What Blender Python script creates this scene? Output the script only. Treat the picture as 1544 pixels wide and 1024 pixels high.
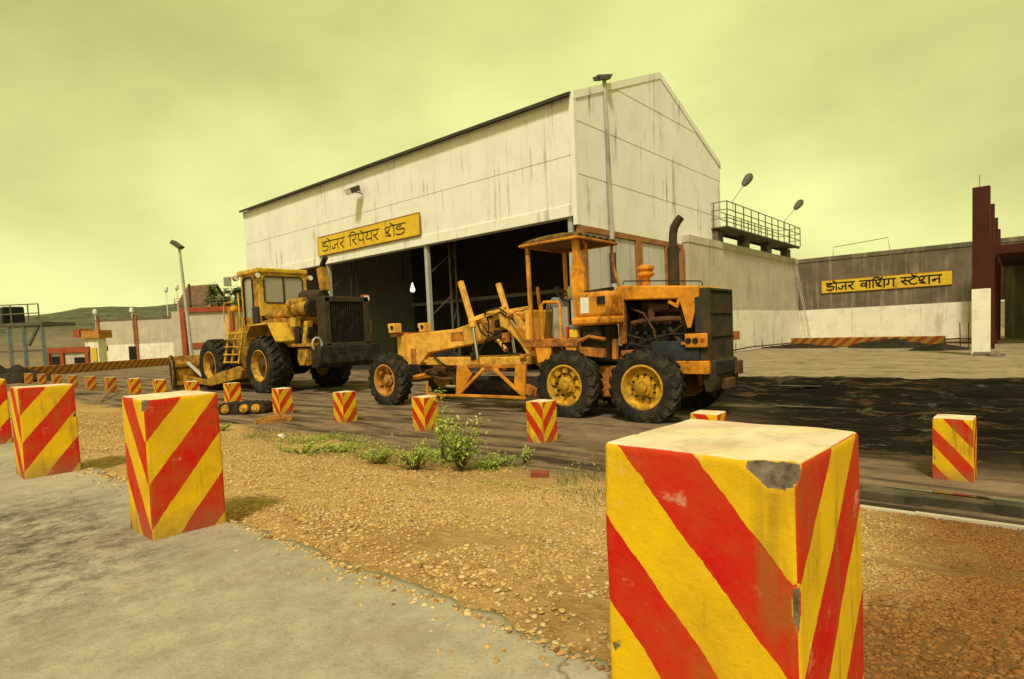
import bpy, math, random
import numpy as np
from mathutils import Vector, Matrix
random.seed(7); rng = np.random.default_rng(11)
S = bpy.context.scene
for o in list(bpy.data.objects): bpy.data.objects.remove(o)
COL = S.collection
R = math.radians

# ------------------------------------------------------------------ camera
# world frame: x runs along the shed front (to the right), y away from the road, origin at the shed's near corner
FPX, PITCH, ROLL, CY, YAW = 893.86, .0595957, .0439093, 555.23, .709469
CAM = np.array([12.70, -18.91, 1.65])
HD = np.array([-math.sin(YAW), math.cos(YAW), 0]); R0 = np.array([math.cos(YAW), math.sin(YAW), 0]); ZZ = np.array([0, 0, 1.])
FW = HD*math.cos(PITCH) - ZZ*math.sin(PITCH); U0 = HD*math.sin(PITCH) + ZZ*math.cos(PITCH)
RR = math.cos(ROLL)*R0 - math.sin(ROLL)*U0; UU = math.sin(ROLL)*R0 + math.cos(ROLL)*U0
cam = bpy.data.cameras.new('camera'); co = bpy.data.objects.new('camera', cam); COL.objects.link(co)
cam.sensor_width = 36; cam.lens = 36*FPX/1544; cam.shift_y = (CY-512)/1544; cam.clip_start = .05; cam.clip_end = 6000
M = Matrix(((RR[0], UU[0], -FW[0], CAM[0]), (RR[1], UU[1], -FW[1], CAM[1]), (RR[2], UU[2], -FW[2], CAM[2]), (0, 0, 0, 1)))
co.matrix_world = M
S.camera = co

# ------------------------------------------------------------------ sky, sun, exposure
SUN_EL, SUN_DIR = R(52), Vector((.42, -.72, 0)).normalized()
world = bpy.data.worlds.new('World'); S.world = world; world.use_nodes = True
nt = world.node_tree; N = nt.nodes; LK = nt.links
bg = N['Background']; bg.inputs['Strength'].default_value = .1
sky = N.new('ShaderNodeTexSky'); sky.sky_type = 'NISHITA'; sky.sun_disc = False
sky.sun_elevation = SUN_EL; sky.sun_rotation = math.atan2(SUN_DIR.x, SUN_DIR.y); sky.dust_density = 4; sky.air_density = 1.5
tc = N.new('ShaderNodeTexCoord'); mp = N.new('ShaderNodeMapping'); mp.inputs['Scale'].default_value = (1.1, 1.1, 1.9)
mp.inputs['Location'].default_value = (3.1, 1.7, .4); mp.inputs['Rotation'].default_value = (0, 0, R(-37))
n1 = N.new('ShaderNodeTexNoise'); n1.inputs['Scale'].default_value = 1.15; n1.inputs['Detail'].default_value = 6; n1.inputs['Roughness'].default_value = .5
n1.inputs['Distortion'].default_value = 0
rp = N.new('ShaderNodeValToRGB'); rp.color_ramp.elements[0].position = .34; rp.color_ramp.elements[1].position = .60
rp.color_ramp.elements[0].color = (.66, .65, .235, 1); rp.color_ramp.elements[1].color = (1.14, 1.15, .48, 1)
sc = N.new('ShaderNodeVectorMath'); sc.operation = 'SCALE'; sc.inputs['Scale'].default_value = 10
mx = N.new('ShaderNodeMix'); mx.data_type = 'RGBA'; mx.inputs[0].default_value = .97
LK.new(tc.outputs['Generated'], mp.inputs[0]); LK.new(mp.outputs[0], n1.inputs[0]); LK.new(n1.outputs[0], rp.inputs[0]); LK.new(rp.outputs[0], sc.inputs[0])
sp = N.new('ShaderNodeSeparateXYZ'); LK.new(tc.outputs['Generated'], sp.inputs[0])
er = N.new('ShaderNodeValToRGB'); er.color_ramp.elements[0].position = .02; er.color_ramp.elements[0].color = (1.0, 1.0, 1.0, 1); er.color_ramp.elements[1].position = .85; er.color_ramp.elements[1].color = (.50, .485, .27, 1)
LK.new(sp.outputs[2], er.inputs[0])
ml = N.new('ShaderNodeVectorMath'); ml.operation = 'MULTIPLY'; LK.new(sc.outputs[0], ml.inputs[0]); LK.new(er.outputs[0], ml.inputs[1])
LK.new(sky.outputs[0], mx.inputs[6]); LK.new(ml.outputs[0], mx.inputs[7]); LK.new(mx.outputs[2], bg.inputs[0])
sl = bpy.data.lights.new('sun', 'SUN'); sl.energy = 3.3; sl.angle = R(9); sl.color = (1, .88, .70)
so = bpy.data.objects.new('sun', sl); COL.objects.link(so)
so.rotation_euler = (-Vector((SUN_DIR.x*math.cos(SUN_EL), SUN_DIR.y*math.cos(SUN_EL), math.sin(SUN_EL)))).to_track_quat('-Z', 'Y').to_euler()
S.view_settings.view_transform = 'Standard'; S.view_settings.look = 'None'; S.view_settings.exposure = 0.0; S.view_settings.gamma = 1
S.render.engine = 'CYCLES'

# ------------------------------------------------------------------ pixel helpers (photo pixel -> ray)
def ray(px, py): return FW + RR*(px-772)/FPX - UU*(py-CY)/FPX
def gnd(px, py, z=0):
    d = ray(px, py); return CAM + d*(z-CAM[2])/d[2]
def plane(px, py, P, n):
    d = ray(px, py); n = np.array(n, float); return CAM + d*(((np.array(P, float)-CAM)@n)/(d@n))
def at(px, d, z=0):
    """ground point seen in picture column px (on the horizon) at depth d"""
    a = (px-772)/FPX; b = (FW[2]+RR[2]*a)/UU[2]; v = FW + RR*a - UU*b; v = v/(v@HD)
    p = CAM + v*d; return np.array([p[0], p[1], z])
def heightat(px, py, P):
    return plane(px, py, P, HD)[2]

# ------------------------------------------------------------------ mesh helpers
class MB:
    def __init__(s): s.v = []; s.f = []; s.m = []; s.cm = 0; s.T = None
    def add(s, vs, fs):
        b = len(s.v)
        if s.T is not None: vs = [tuple(s.T @ Vector(v)) for v in vs]
        s.v += [tuple(map(float, v)) for v in vs]; s.f += [tuple(i+b for i in f) for f in fs]; s.m += [s.cm]*len(fs); return s
    def box(s, x0, x1, y0, y1, z0, z1):
        return s.add([(x0,y0,z0),(x1,y0,z0),(x1,y1,z0),(x0,y1,z0),(x0,y0,z1),(x1,y0,z1),(x1,y1,z1),(x0,y1,z1)],
                     [(0,3,2,1),(4,5,6,7),(0,1,5,4),(1,2,6,5),(2,3,7,6),(3,0,4,7)])
    def bar(s, p0, p1, w, h, up=(0,0,1)):
        p0 = Vector(p0); p1 = Vector(p1); d = (p1-p0).normalized(); u = Vector(up)
        if abs(d.dot(u)) > .97: u = Vector((1,0,0))
        sd = d.cross(u).normalized()*w/2; u2 = sd.cross(d).normalized()*h/2
        vs = [p+a*sd+b*u2 for p in (p0,p1) for a,b in ((-1,-1),(1,-1),(1,1),(-1,1))]
        return s.add(vs, [(0,1,2,3),(7,6,5,4),(0,4,5,1),(1,5,6,2),(2,6,7,3),(3,7,4,0)])
    def cyl(s, p0, p1, r0, r1=None, n=14):
        r1 = r0 if r1 is None else r1
        p0 = Vector(p0); p1 = Vector(p1); d = (p1-p0).normalized(); a = d.orthogonal().normalized(); b = d.cross(a)
        vs = []
        for p, r in ((p0,r0),(p1,r1)):
            for i in range(n):
                t = 2*math.pi*i/n; vs.append(p+a*(r*math.cos(t))+b*(r*math.sin(t)))
        fs = [(i,(i+1)%n,n+(i+1)%n,n+i) for i in range(n)]+[tuple(reversed(range(n))),tuple(range(n,2*n))]
        return s.add(vs, fs)
    def tube(s, pts, r, n=8):
        pts = [Vector(p) for p in pts]; rs = r if isinstance(r, (list,tuple)) else [r]*len(pts); vs = []; a = None
        for i, p in enumerate(pts):
            d = (pts[min(i+1,len(pts)-1)]-pts[max(i-1,0)]).normalized()
            if a is None: a = d.orthogonal().normalized()
            else:
                a = a-d*a.dot(d); a = a.normalized() if a.length > 1e-6 else d.orthogonal().normalized()
            b = d.cross(a)
            for k in range(n):
                t = 2*math.pi*k/n; vs.append(p+a*(rs[i]*math.cos(t))+b*(rs[i]*math.sin(t)))
        fs = [(i*n+k, i*n+(k+1)%n, (i+1)*n+(k+1)%n, (i+1)*n+k) for i in range(len(pts)-1) for k in range(n)]
        L = len(pts)*n; fs += [tuple(reversed(range(n))), tuple(range(L-n, L))]
        return s.add(vs, fs)
    def prism(s, poly, ax, a, b):
        n = len(poly); mk = {'y': lambda p,t:(p[0],t,p[1]), 'x': lambda p,t:(t,p[0],p[1]), 'z': lambda p,t:(p[0],p[1],t)}[ax]
        vs = [mk(p,a) for p in poly]+[mk(p,b) for p in poly]
        ar = sum(poly[i][0]*poly[(i+1)%n][1]-poly[(i+1)%n][0]*poly[i][1] for i in range(n))
        fs = [tuple(range(n)), tuple(reversed(range(n,2*n)))]+[(i,n+i,n+(i+1)%n,(i+1)%n) for i in range(n)]
        flip = (ar > 0) != (ax == 'y')
        if (b < a): flip = not flip
        if flip: fs = [tuple(reversed(f)) for f in fs]
        return s.add(vs, fs)
    def lathe(s, prof, o, ax='y', n=32):
        o = Vector(o); vs = []; m = len(prof)
        for i in range(n):
            t = 2*math.pi*i/n; c, q = math.cos(t), math.sin(t)
            for r, h in prof:
                v = {'y': (r*c, h, r*q), 'z': (r*c, r*q, h), 'x': (h, r*c, r*q)}[ax]; vs.append(o+Vector(v))
        fs = [(i*m+j, i*m+j+1, ((i+1)%n)*m+j+1, ((i+1)%n)*m+j) for i in range(n) for j in range(m-1)]
        return s.add(vs, fs)
    def ball(s, c, r, n=10, sq=(1,1,1)):
        prof = [(math.sin(math.pi*k/n)*r+1e-5, -math.cos(math.pi*k/n)*r) for k in range(n+1)]
        b = len(s.v); s.lathe(prof, (0,0,0), 'z', n*2)
        T = s.T
        s.v[b:] = [(v[0]*sq[0]+c[0], v[1]*sq[1]+c[1], v[2]*sq[2]+c[2]) if T is None else v for v in s.v[b:]]
        return s
    def mesh(s, name, mats, smooth=True, ang=35):
        me = bpy.data.meshes.new(name); me.from_pydata(s.v, [], s.f)
        for m in (mats if isinstance(mats, (list,tuple)) else [mats]): me.materials.append(m)
        if any(s.m): me.polygons.foreach_set('material_index', s.m)
        if smooth:
            me.polygons.foreach_set('use_smooth', [True]*len(me.polygons)); me.set_sharp_from_angle(angle=R(ang))
        me.update(); return me

def obj(name, data, parent=None, loc=None, bevel=0, seg=2):
    o = bpy.data.objects.new(name, data); COL.objects.link(o)
    if parent: o.parent = parent
    if loc is not None: o.location = loc
    if bevel:
        b = o.modifiers.new('bevel', 'BEVEL'); b.width = bevel; b.segments = seg; b.limit_method = 'ANGLE'; b.angle_limit = R(40)
    return o
def part(name, mb, m, parent, bevel=0, smooth=True, label=None):
    o = obj(name, mb.mesh(name, m, smooth), parent, None, bevel)
    if label: o['label'] = label
    return o
def tag(o, label, cat, group=None, kind=None):
    o['label'] = label; o['category'] = cat
    if group: o['group'] = group
    if kind: o['kind'] = kind
    return o
def thing(name, label, cat, loc=(0,0,0), rz=0, group=None):
    o = bpy.data.objects.new(name, None); COL.objects.link(o); o.location = loc; o.rotation_euler = (0,0,rz); o.empty_display_size = .2
    return tag(o, label, cat, group)
def struct(name, mb, m, smooth=True, label=None):
    o = obj(name, mb.mesh(name, m, smooth)); o['kind'] = 'structure'
    if label: o['label'] = label
    return o
def copy_tree(o, parent=None):
    c = o.copy(); COL.objects.link(c); c.parent = parent
    for ch in list(o.children): copy_tree(ch, c)
    return c

# ------------------------------------------------------------------ numpy value noise
_P = rng.random((256, 256))
def vnoise(x, y):
    xi = np.floor(x).astype(int); yi = np.floor(y).astype(int); fx = x-xi; fy = y-yi
    fx = fx*fx*(3-2*fx); fy = fy*fy*(3-2*fy); g = lambda a, b: _P[a % 256, b % 256]
    return (g(xi,yi)*(1-fx)+g(xi+1,yi)*fx)*(1-fy)+(g(xi,yi+1)*(1-fx)+g(xi+1,yi+1)*fx)*fy
def fbm(x, y, o=4):
    x = np.asarray(x, float); y = np.asarray(y, float); r = 0; a = .5
    for i in range(o): r = r+a*(vnoise(x*2**i+i*17.3, y*2**i+i*9.1)-.5); a *= .5
    return r

# ------------------------------------------------------------------ materials
def base_mat(name):
    m = bpy.data.materials.new(name); m.use_nodes = True; return m, m.node_tree, m.node_tree.nodes['Principled BSDF']
class NB:
    def __init__(s, nt): s.nt = nt
    def n(s, t, **kw):
        x = s.nt.nodes.new('ShaderNode'+t)
        for k, v in kw.items(): setattr(x, k, v)
        return x
    def link(s, a, b): s.nt.links.new(a, b)
    def coord(s, kind, scale=(1,1,1)):
        if kind == 'world': c = s.n('NewGeometry').outputs['Position']
        else: c = s.n('TexCoord').outputs['Object']
        if scale == (1,1,1): return c
        m = s.n('Mapping'); m.inputs['Scale'].default_value = scale; s.link(c, m.inputs[0]); return m.outputs[0]
    def noise(s, c, scale, detail=4, rough=.55, dist=0):
        x = s.n('TexNoise'); x.inputs['Scale'].default_value = scale; x.inputs['Detail'].default_value = detail
        x.inputs['Roughness'].default_value = rough; x.inputs['Distortion'].default_value = dist; s.link(c, x.inputs[0]); return x.outputs[0]
    def ramp(s, f, a, b, ca=(0,0,0,1), cb=(1,1,1,1)):
        r = s.n('ValToRGB'); e = r.color_ramp.elements; e[0].position = a; e[1].position = b; e[0].color = ca; e[1].color = cb
        s.link(f, r.inputs[0]); return r.outputs[0]
    def mix(s, f, a, b, mode='MIX'):
        m = s.n('Mix', data_type='RGBA', blend_type=mode)
        for i, v in ((0,f),(6,a),(7,b)):
            if isinstance(v, (int,float)): m.inputs[i].default_value = v
            elif isinstance(v, tuple): m.inputs[i].default_value = (*v[:3], 1)
            else: s.link(v, m.inputs[i])
        return m.outputs[2]
    def math(s, op, a, b=None, c=None):
        m = s.n('Math', operation=op)
        for i, v in enumerate((a,b,c)):
            if v is None: continue
            if isinstance(v, (int,float)): m.inputs[i].default_value = v
            else: s.link(v, m.inputs[i])
        return m.outputs[0]
    def bump(s, f, strength, dist, bsdf):
        b = s.n('Bump'); b.inputs['Strength'].default_value = strength; b.inputs['Distance'].default_value = dist
        s.link(f, b.inputs['Height']); s.link(b.outputs[0], bsdf.inputs['Normal'])
def mat(name, col, rough=.7, metal=0, var=.2, vs=2.5, dirt=None, damt=.5, ds=3., streak=None, samt=.5, fine=25, bump=.15, coord='world', bd=.01, dirt2=None, d2amt=.4):
    m, t, b = base_mat(name); k = NB(t); c = k.coord(coord)
    lo = tuple(x*(1-var) for x in col); hi = tuple(min(1, x*(1+var)) for x in col)
    cc = k.mix(k.ramp(k.noise(c, vs, 5), .3, .7), lo, hi)
    fn = k.noise(c, fine, 4, .65)
    cc = k.mix(k.math('MULTIPLY', k.ramp(fn, .35, .75), var), cc, tuple(x*.45 for x in col))
    if dirt: cc = k.mix(k.math('MULTIPLY', k.ramp(k.noise(c, ds, 7, .68), .62-.34*damt, .80-.22*damt), .92), cc, dirt)
    if dirt2:
        big = k.ramp(k.noise(k.coord(coord), ds*.55, 3, .5), .62-.4*d2amt, .86-.3*d2amt); sm = k.ramp(k.noise(k.coord(coord), ds*3.1, 8, .75), .40, .66)
        cc = k.mix(k.math('MULTIPLY', k.math('MULTIPLY', big, sm), .95), cc, dirt2)
        cc = k.mix(k.math('MULTIPLY', k.ramp(k.noise(k.coord(coord), ds*9, 5, .7), .66, .74), .5), cc, dirt2)
    if streak:
        s1 = k.noise(k.coord(coord, (3.2,3.2,.16)), 1.3, 4, .6); s2 = k.noise(k.coord(coord, (.5,.5,.5)), 1.1, 3)
        cc = k.mix(k.math('MULTIPLY', k.ramp(k.math('MULTIPLY', s1, k.math('ADD', s2, .5)), .60-.12*samt, .78-.1*samt), .9), cc, streak)
    k.link(cc, b.inputs['Base Color']); b.inputs['Specular IOR Level'].default_value = .5 if rough < .4 else .18; b.inputs['Roughness'].default_value = rough; b.inputs['Metallic'].default_value = metal
    if bump: k.bump(fn, bump, bd, b)
    return m
DUST = (.30, .23, .14)
m_paint = mat('grader_paint', (.76,.30,.022), .5, var=.2, dirt=(.38,.12,.02), damt=.5, ds=3.0, dirt2=(.028,.016,.010), d2amt=.62, coord='object', bump=.1)
m_paint_f = mat('grader_paint_sunbleached', (.88,.47,.075), .5, var=.15, dirt=(.45,.17,.03), damt=.42, ds=3.0, dirt2=(.05,.028,.014), d2amt=.5, coord='object', bump=.1)
m_paint_w = mat('grader_paint_worn', (.62,.22,.03), .65, var=.3, dirt=(.15,.06,.025), damt=.7, ds=4, dirt2=(.035,.026,.02), d2amt=.55, coord='object', bump=.2)
m_canopy = mat('grimy_canopy', (.20,.115,.03), .75, var=.4, dirt=(.035,.026,.016), damt=.65, ds=5, dirt2=(.55,.27,.04), d2amt=.3, coord='object', bump=.3)
m_lpaint = mat('loader_paint', (.72,.44,.04), .5, var=.15, dirt=(.36,.17,.04), damt=.42, ds=3, dirt2=(.03,.02,.012), d2amt=.55, coord='object', bump=.1)
m_lpaint_w = mat('loader_paint_worn', (.56,.29,.03), .65, var=.3, dirt=(.16,.07,.02), damt=.6, ds=3, dirt2=(.02,.014,.010), d2amt=.7, coord='object', bump=.2)
m_grease = mat('greasy_black_steel', (.022,.018,.014), .6, var=.5, dirt=(.07,.045,.025), damt=.4, ds=5, coord='object', bump=.3)
m_rust = mat('rusty_brown_steel', (.125,.058,.025), .75, var=.4, dirt=(.04,.026,.018), damt=.5, ds=5, coord='object', bump=.3)
m_radbrown = mat('dusty_radiator_brown', (.060,.042,.024), .8, var=.3, dirt=(.03,.022,.015), damt=.4, ds=4, coord='object', bump=.3)
m_rubber = mat('dusty_tyre_rubber', (.020,.018,.015), .85, var=.3, dirt=(.085,.068,.045), damt=.45, ds=4, coord='object', bump=.4)
m_rim = mat('rim_yellow', (.66,.36,.025), .55, var=.25, dirt=(.10,.05,.015), damt=.55, ds=7, coord='object')
m_rim_o = mat('rim_orange', (.58,.25,.045), .6, var=.3, dirt=(.09,.05,.02), damt=.5, ds=7, coord='object')
m_bluegrey = mat('blue_black_box', (.028,.034,.042), .6, var=.3, dirt=(.08,.06,.035), damt=.35, ds=5, coord='object')
m_chrome = mat('silver_rod', (.62,.60,.55), .25, 1, var=.1, coord='object', bump=.05)
m_white = mat('white_plastic', (.75,.75,.70), .5, var=.08, coord='object', bump=.05)
m_dial = mat('grey_seat', (.20,.21,.20), .7, var=.3, coord='object')
m_redlens = mat('red_lens', (.45,.03,.015), .3, var=.1, coord='object')
m_lens = mat('lamp_lens', (.80,.78,.70), .15, var=.05, coord='object', bump=0)
m_clad = mat('white_cladding', (.80,.79,.74), .6, var=.05, vs=.6, streak=(.34,.32,.26), samt=.02, fine=9, bump=.05, dirt=(.68,.65,.56), damt=.3, ds=.8)
m_clad_g = mat('grey_cladding', (.50,.49,.44), .65, var=.08, vs=.8, streak=(.24,.22,.18), samt=.4, fine=9, bump=.05)
m_fascia = mat('white_fascia', (.82,.81,.74), .6, var=.05, vs=.8, streak=(.45,.42,.34), samt=.3, bump=.05)
m_darkroof = mat('dark_roof_edge', (.055,.048,.04), .7, var=.2)
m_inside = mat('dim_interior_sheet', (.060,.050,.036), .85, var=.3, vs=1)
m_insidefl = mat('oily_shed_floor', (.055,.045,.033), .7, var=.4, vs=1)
m_steel = mat('grey_painted_steel', (.42,.41,.36), .5, var=.15, vs=3)
m_pole = mat('galvanised_pole', (.50,.47,.40), .5, .3, var=.12, vs=2, streak=(.22,.19,.15), samt=.5)
m_brownsteel = mat('brown_orange_steel', (.34,.15,.05), .65, var=.25, vs=2, dirt=(.12,.06,.03), damt=.35)
m_conc = mat('beige_concrete', (.52,.46,.36), .85, var=.12, vs=.8, streak=(.36,.31,.23), samt=.3, fine=14, bump=.25, dirt=(.40,.36,.28), damt=.35, ds=.9)
m_concdk = mat('dark_weathered_concrete', (.165,.135,.095), .9, var=.22, vs=.9, streak=(.28,.235,.165), samt=.75, fine=12, bump=.3, dirt=(.10,.08,.055), damt=.5, ds=1.2)
m_wwash = mat('whitewash', (.82,.78,.66), .85, var=.07, vs=.9, streak=(.55,.48,.36), samt=.2, bump=.15, dirt=(.58,.53,.41), damt=.35, ds=1.3)
m_maroon = mat('maroon_paint', (.062,.015,.010), .7, var=.2, vs=1.5)
m_redbrown = mat('red_brown_paint', (.34,.075,.03), .7, var=.2, vs=1.5)
m_signY = mat('sign_yellow', (.76,.50,.03), .6, var=.10, vs=1.5, dirt=(.50,.31,.04), damt=.35, streak=(.42,.26,.05), samt=.3)
m_signK = mat('sign_black', (.018,.014,.010), .6, var=.2)
m_rail = mat('dark_rail_paint', (.17,.14,.085), .6, var=.2)
m_lampdk = mat('lamp_housing', (.11,.095,.075), .5, var=.2)
m_mud = mat('heaped_black_mud', (.030,.022,.014), .7, var=.5, vs=4, bump=.6, bd=.03)
m_wood = mat('weathered_wood', (.30,.19,.09), .85, var=.3, vs=6)
m_brick = mat('red_brick', (.26,.075,.04), .9, var=.25, vs=8, coord='object')
m_roofti = mat('brown_tile_roof', (.17,.095,.055), .85, var=.3, vs=1.2)
m_bark = mat('bark', (.10,.07,.045), .9, var=.3, vs=6)
m_tank = mat('black_tank', (.015,.015,.016), .5, var=.2)
m_bluesteel = mat('blue_grey_steel', (.17,.20,.20), .6, var=.2)
m_litter = mat('white_litter', (.72,.70,.64), .6, var=.1, coord='object')
def leaf_mat(name, a, b):
    m, t, bs = base_mat(name); k = NB(t); at_ = k.n('Attribute'); at_.attribute_name = 'col'
    c = k.mix(at_.outputs['Fac'], a, b); k.link(c, bs.inputs['Base Color']); bs.inputs['Roughness'].default_value = .55
    tr = k.n('BsdfTranslucent'); k.link(c, tr.inputs[0]); ms = k.n('MixShader'); ms.inputs[0].default_value = .3
    k.link(bs.outputs[0], ms.inputs[1]); k.link(tr.outputs[0], ms.inputs[2]); k.link(ms.outputs[0], t.nodes['Material Output'].inputs[0]); return m
m_leaf = leaf_mat('weed_leaf', (.22,.30,.04), (.60,.68,.16))
m_grass = leaf_mat('dry_grass', (.17,.17,.04), (.40,.34,.12))
m_tree = leaf_mat('tree_leaf', (.05,.075,.018), (.16,.21,.05))
def glass_mat(name, col=(.20,.20,.16), rough=.08, alpha=.55):
    m, t, b = base_mat(name); b.inputs['Base Color'].default_value = (*col,1); b.inputs['Roughness'].default_value = rough
    k = NB(t); n = k.noise(k.coord('object'), 3, 4); tr = k.n('BsdfTransparent'); ms = k.n('MixShader')
    k.link(k.math('ADD', k.math('MULTIPLY', n, .4), alpha-.2), ms.inputs[0]); k.link(tr.outputs[0], ms.inputs[1]); k.link(b.outputs[0], ms.inputs[2])
    k.link(ms.outputs[0], t.nodes['Material Output'].inputs[0]); return m
m_glass = glass_mat('dusty_glass', (.40,.38,.30), .15, .75)
def water_mat():
    m, t, b = base_mat('puddle_water'); b.inputs['Base Color'].default_value = (.045,.036,.024,1); b.inputs['Roughness'].default_value = .07
    b.inputs['IOR'].default_value = 1.5; b.inputs['Specular IOR Level'].default_value = 1.0
    k = NB(t); k.bump(k.noise(k.coord('world'), 9, 2), .06, .01, b); return m
m_water = water_mat()
YEL, RED = (.80,.49,.003), (.58,.006,.004)
def stripe_mat(name, period=.30, slope=1.0, phase=0., dull=0., wear=.45, along=None, top=True):
    """diagonal yellow/red bands that meet in a V at the block's near corner (+x,-y); pale worn top"""
    m, t, b = base_mat(name); k = NB(t)
    ob = k.n('TexCoord').outputs['Object']; sx = k.n('SeparateXYZ'); k.link(ob, sx.inputs[0]); x, y, z = sx.outputs
    wob = k.math('ADD', k.math('MULTIPLY', k.math('SUBTRACT', k.noise(ob, 4, 3), .5), .045), k.math('MULTIPLY', k.math('SUBTRACT', k.noise(ob, 60, 3), .5), .010))
    if along: u = k.math('MULTIPLY', x, slope)
    else: u = k.math('MULTIPLY', k.math('ADD', k.math('ABSOLUTE', k.math('SUBTRACT', x, .165)), k.math('ABSOLUTE', k.math('ADD', y, .165))), slope)
    v = k.math('ADD', k.math('SUBTRACT', z, u), wob)
    gn = k.n('SeparateXYZ'); k.link(k.n('NewGeometry').outputs['True Normal'], gn.inputs[0])
    half = 0. if along else k.math('MULTIPLY', k.math('GREATER_THAN', k.math('ABSOLUTE', gn.outputs[0]), .707), .5)
    fr = k.math('FRACT', k.math('ADD', k.math('ADD', k.math('DIVIDE', v, period), phase), half))
    s = k.math('GREATER_THAN', fr, .5)
    c = k.mix(s, YEL, RED)
    info = k.n('ObjectInfo').outputs['Random']
    ofs = k.n('VectorMath', operation='ADD'); cmb = k.n('CombineXYZ'); k.link(k.math('MULTIPLY', info, 40.), cmb.inputs[0]); k.link(k.math('MULTIPLY', info, 23.), cmb.inputs[1])
    k.link(ob, ofs.inputs[0]); k.link(cmb.outputs[0], ofs.inputs[1]); P = ofs.outputs[0]
    c = k.mix(k.math('MULTIPLY', k.ramp(k.noise(P, 5, 6, .7), .36, .70), .42), c, (.36,.17,.02))
    c = k.mix(k.math('MULTIPLY', k.ramp(k.noise(P, 14, 5, .7), .62, .74), wear), c, (.74,.55,.40))
    c = k.mix(k.math('MULTIPLY', k.ramp(k.noise(P, 9, 6, .75, .8), .66-.05*wear, .72-.05*wear), .8), c, (.12,.08,.03))
    drip = k.n('Mapping'); drip.inputs['Scale'].default_value = (22,22,2.2); k.link(P, drip.inputs[0])
    c = k.mix(k.math('MULTIPLY', k.ramp(k.math('MULTIPLY', k.noise(drip.outputs[0], 1, 3), k.math('ADD', k.noise(P, 2.6, 3), .5)), .56, .72), .55), c, (.24,.13,.02))
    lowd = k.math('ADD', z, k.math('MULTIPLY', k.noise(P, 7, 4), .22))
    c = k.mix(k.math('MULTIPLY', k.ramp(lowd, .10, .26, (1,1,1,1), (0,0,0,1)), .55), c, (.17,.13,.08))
    if dull: c = k.mix(dull, c, (.16,.08,.035))
    if top:
        g = k.n('SeparateXYZ'); k.link(k.n('NewGeometry').outputs['Normal'], g.inputs[0])
        tn = k.mix(k.ramp(k.noise(P, 6, 7, .65), .35, .7), k.mix(.70, c, (.74,.66,.48)), (.84,.76,.58)); tn = k.mix(k.math('MULTIPLY', k.ramp(k.noise(P, 16, 8, .75), .50, .66), .45), tn, (.40,.30,.17))
        c = k.mix(k.ramp(g.outputs[2], .75, .92), c, tn)
    ca = k.n('Attribute'); ca.attribute_name = 'chip'
    c = k.mix(k.ramp(ca.outputs['Fac'], .35, .6), c, k.mix(k.ramp(k.noise(P, 45, 5, .7), .35, .65), (.06,.045,.033), (.22,.17,.125)))
    k.link(c, b.inputs['Base Color']); b.inputs['Roughness'].default_value = .7; b.inputs['Specular IOR Level'].default_value = .2
    k.bump(k.noise(P, 38, 7, .75), .5, .008, b); return m
m_stripe = stripe_mat('bollard_stripes', .36, 1.15, .60)
m_stripe2 = stripe_mat('bollard_stripes_shifted', .37, 1.2, .85, wear=.35)
m_stripe_b = stripe_mat('bollard_stripes_front', .335, 1.13, .579, wear=.5)
m_stripe_c = stripe_mat('bollard_stripes_left', .39, 1.22, .846, wear=.5)
m_stripe_d = stripe_mat('bollard_stripes_dull', .37, 1.2, .70, dull=.35)
m_kerbst = stripe_mat('kerb_stripes', .56, .85, .0, dull=.6, along=True, top=False)
m_chip = mat('broken_concrete', (.20,.155,.115), .95, var=.35, vs=14, fine=60, bump=.8, coord='object')

# ------------------------------------------------------------------ ground
YE, YT = -17.6, -13.55         # slab edge, toe of the gravel bank
def smooth(a, b, x):
    t = np.clip((x-a)/(b-a), 0, 1); return t*t*(3-2*t)
def gz(x, y):
    x = np.asarray(x, float); y = np.asarray(y, float)
    bank = 1-smooth(YE-.3, YT, y+.35*fbm(x*.6, y*.6, 3)); bank = np.clip(bank, 0, 1)
    z = .735*np.clip(bank*1.04, 0, 1)
    z = z+bank*(1-smooth(.97, 1, bank))*.05*fbm(x*2.2, y*2.2, 4)
    ditch = smooth(10.2, 10.7, x)*smooth(-13.10, -12.98, y)*(1-smooth(-12.63, -12.61, y))
    z = z-.17*ditch
    yard = smooth(YT-.1, YT+.6, y)
    z = z+yard*(.016*fbm(x*.9, y*2.2, 4))*(1-smooth(20, 60, np.abs(x)+np.abs(y)))
    mud = smooth(8.8, 11.0, x+.4*fbm(x*.3, y*.3, 2))+smooth(1.5, 4, x)*smooth(-7.0, -5.6, y); mud = np.clip(mud, 0, 1)*smooth(-11.4, -9.8, y)*(1-smooth(-1.6, -.2, y+.8*fbm(x*.5, y*.5, 2)))*(1-smooth(26, 34, x))
    z = z+mud*(  .34*fbm(x*.4, y*1.6, 5)+.06*np.sin(y*4.2+2.5*fbm(x*.3, y*.4, 3))+.07*np.abs(fbm(x*.55+4, y*2.6, 4))*2+.14*fbm(x*3.2, y*4.5, 4))
    return z
def axis(lo, hi, seg):
    a = [lo]
    for e, st in seg:
        n = max(1, int(round((e-a[-1])/st))); a += list(np.linspace(a[-1], e, n+1)[1:])
    return np.array(a)
gx = axis(-3000, 3000, [(-400,400),(-100,25),(-40,4),(-8,.5),(3,.25),(17,.12),(30,.8),(100,7),(400,50),(3000,520)])
gy = axis(-1500, 3000, [(-200,260),(-40,16),(-20,2),(-17.9,.5),(-10,.09),(0,.11),(4,.4),(40,2),(200,20),(3000,400)])
GX, GY = np.meshgrid(gx, gy); GZ = gz(GX, GY); nx, ny = len(gx), len(gy)
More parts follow.
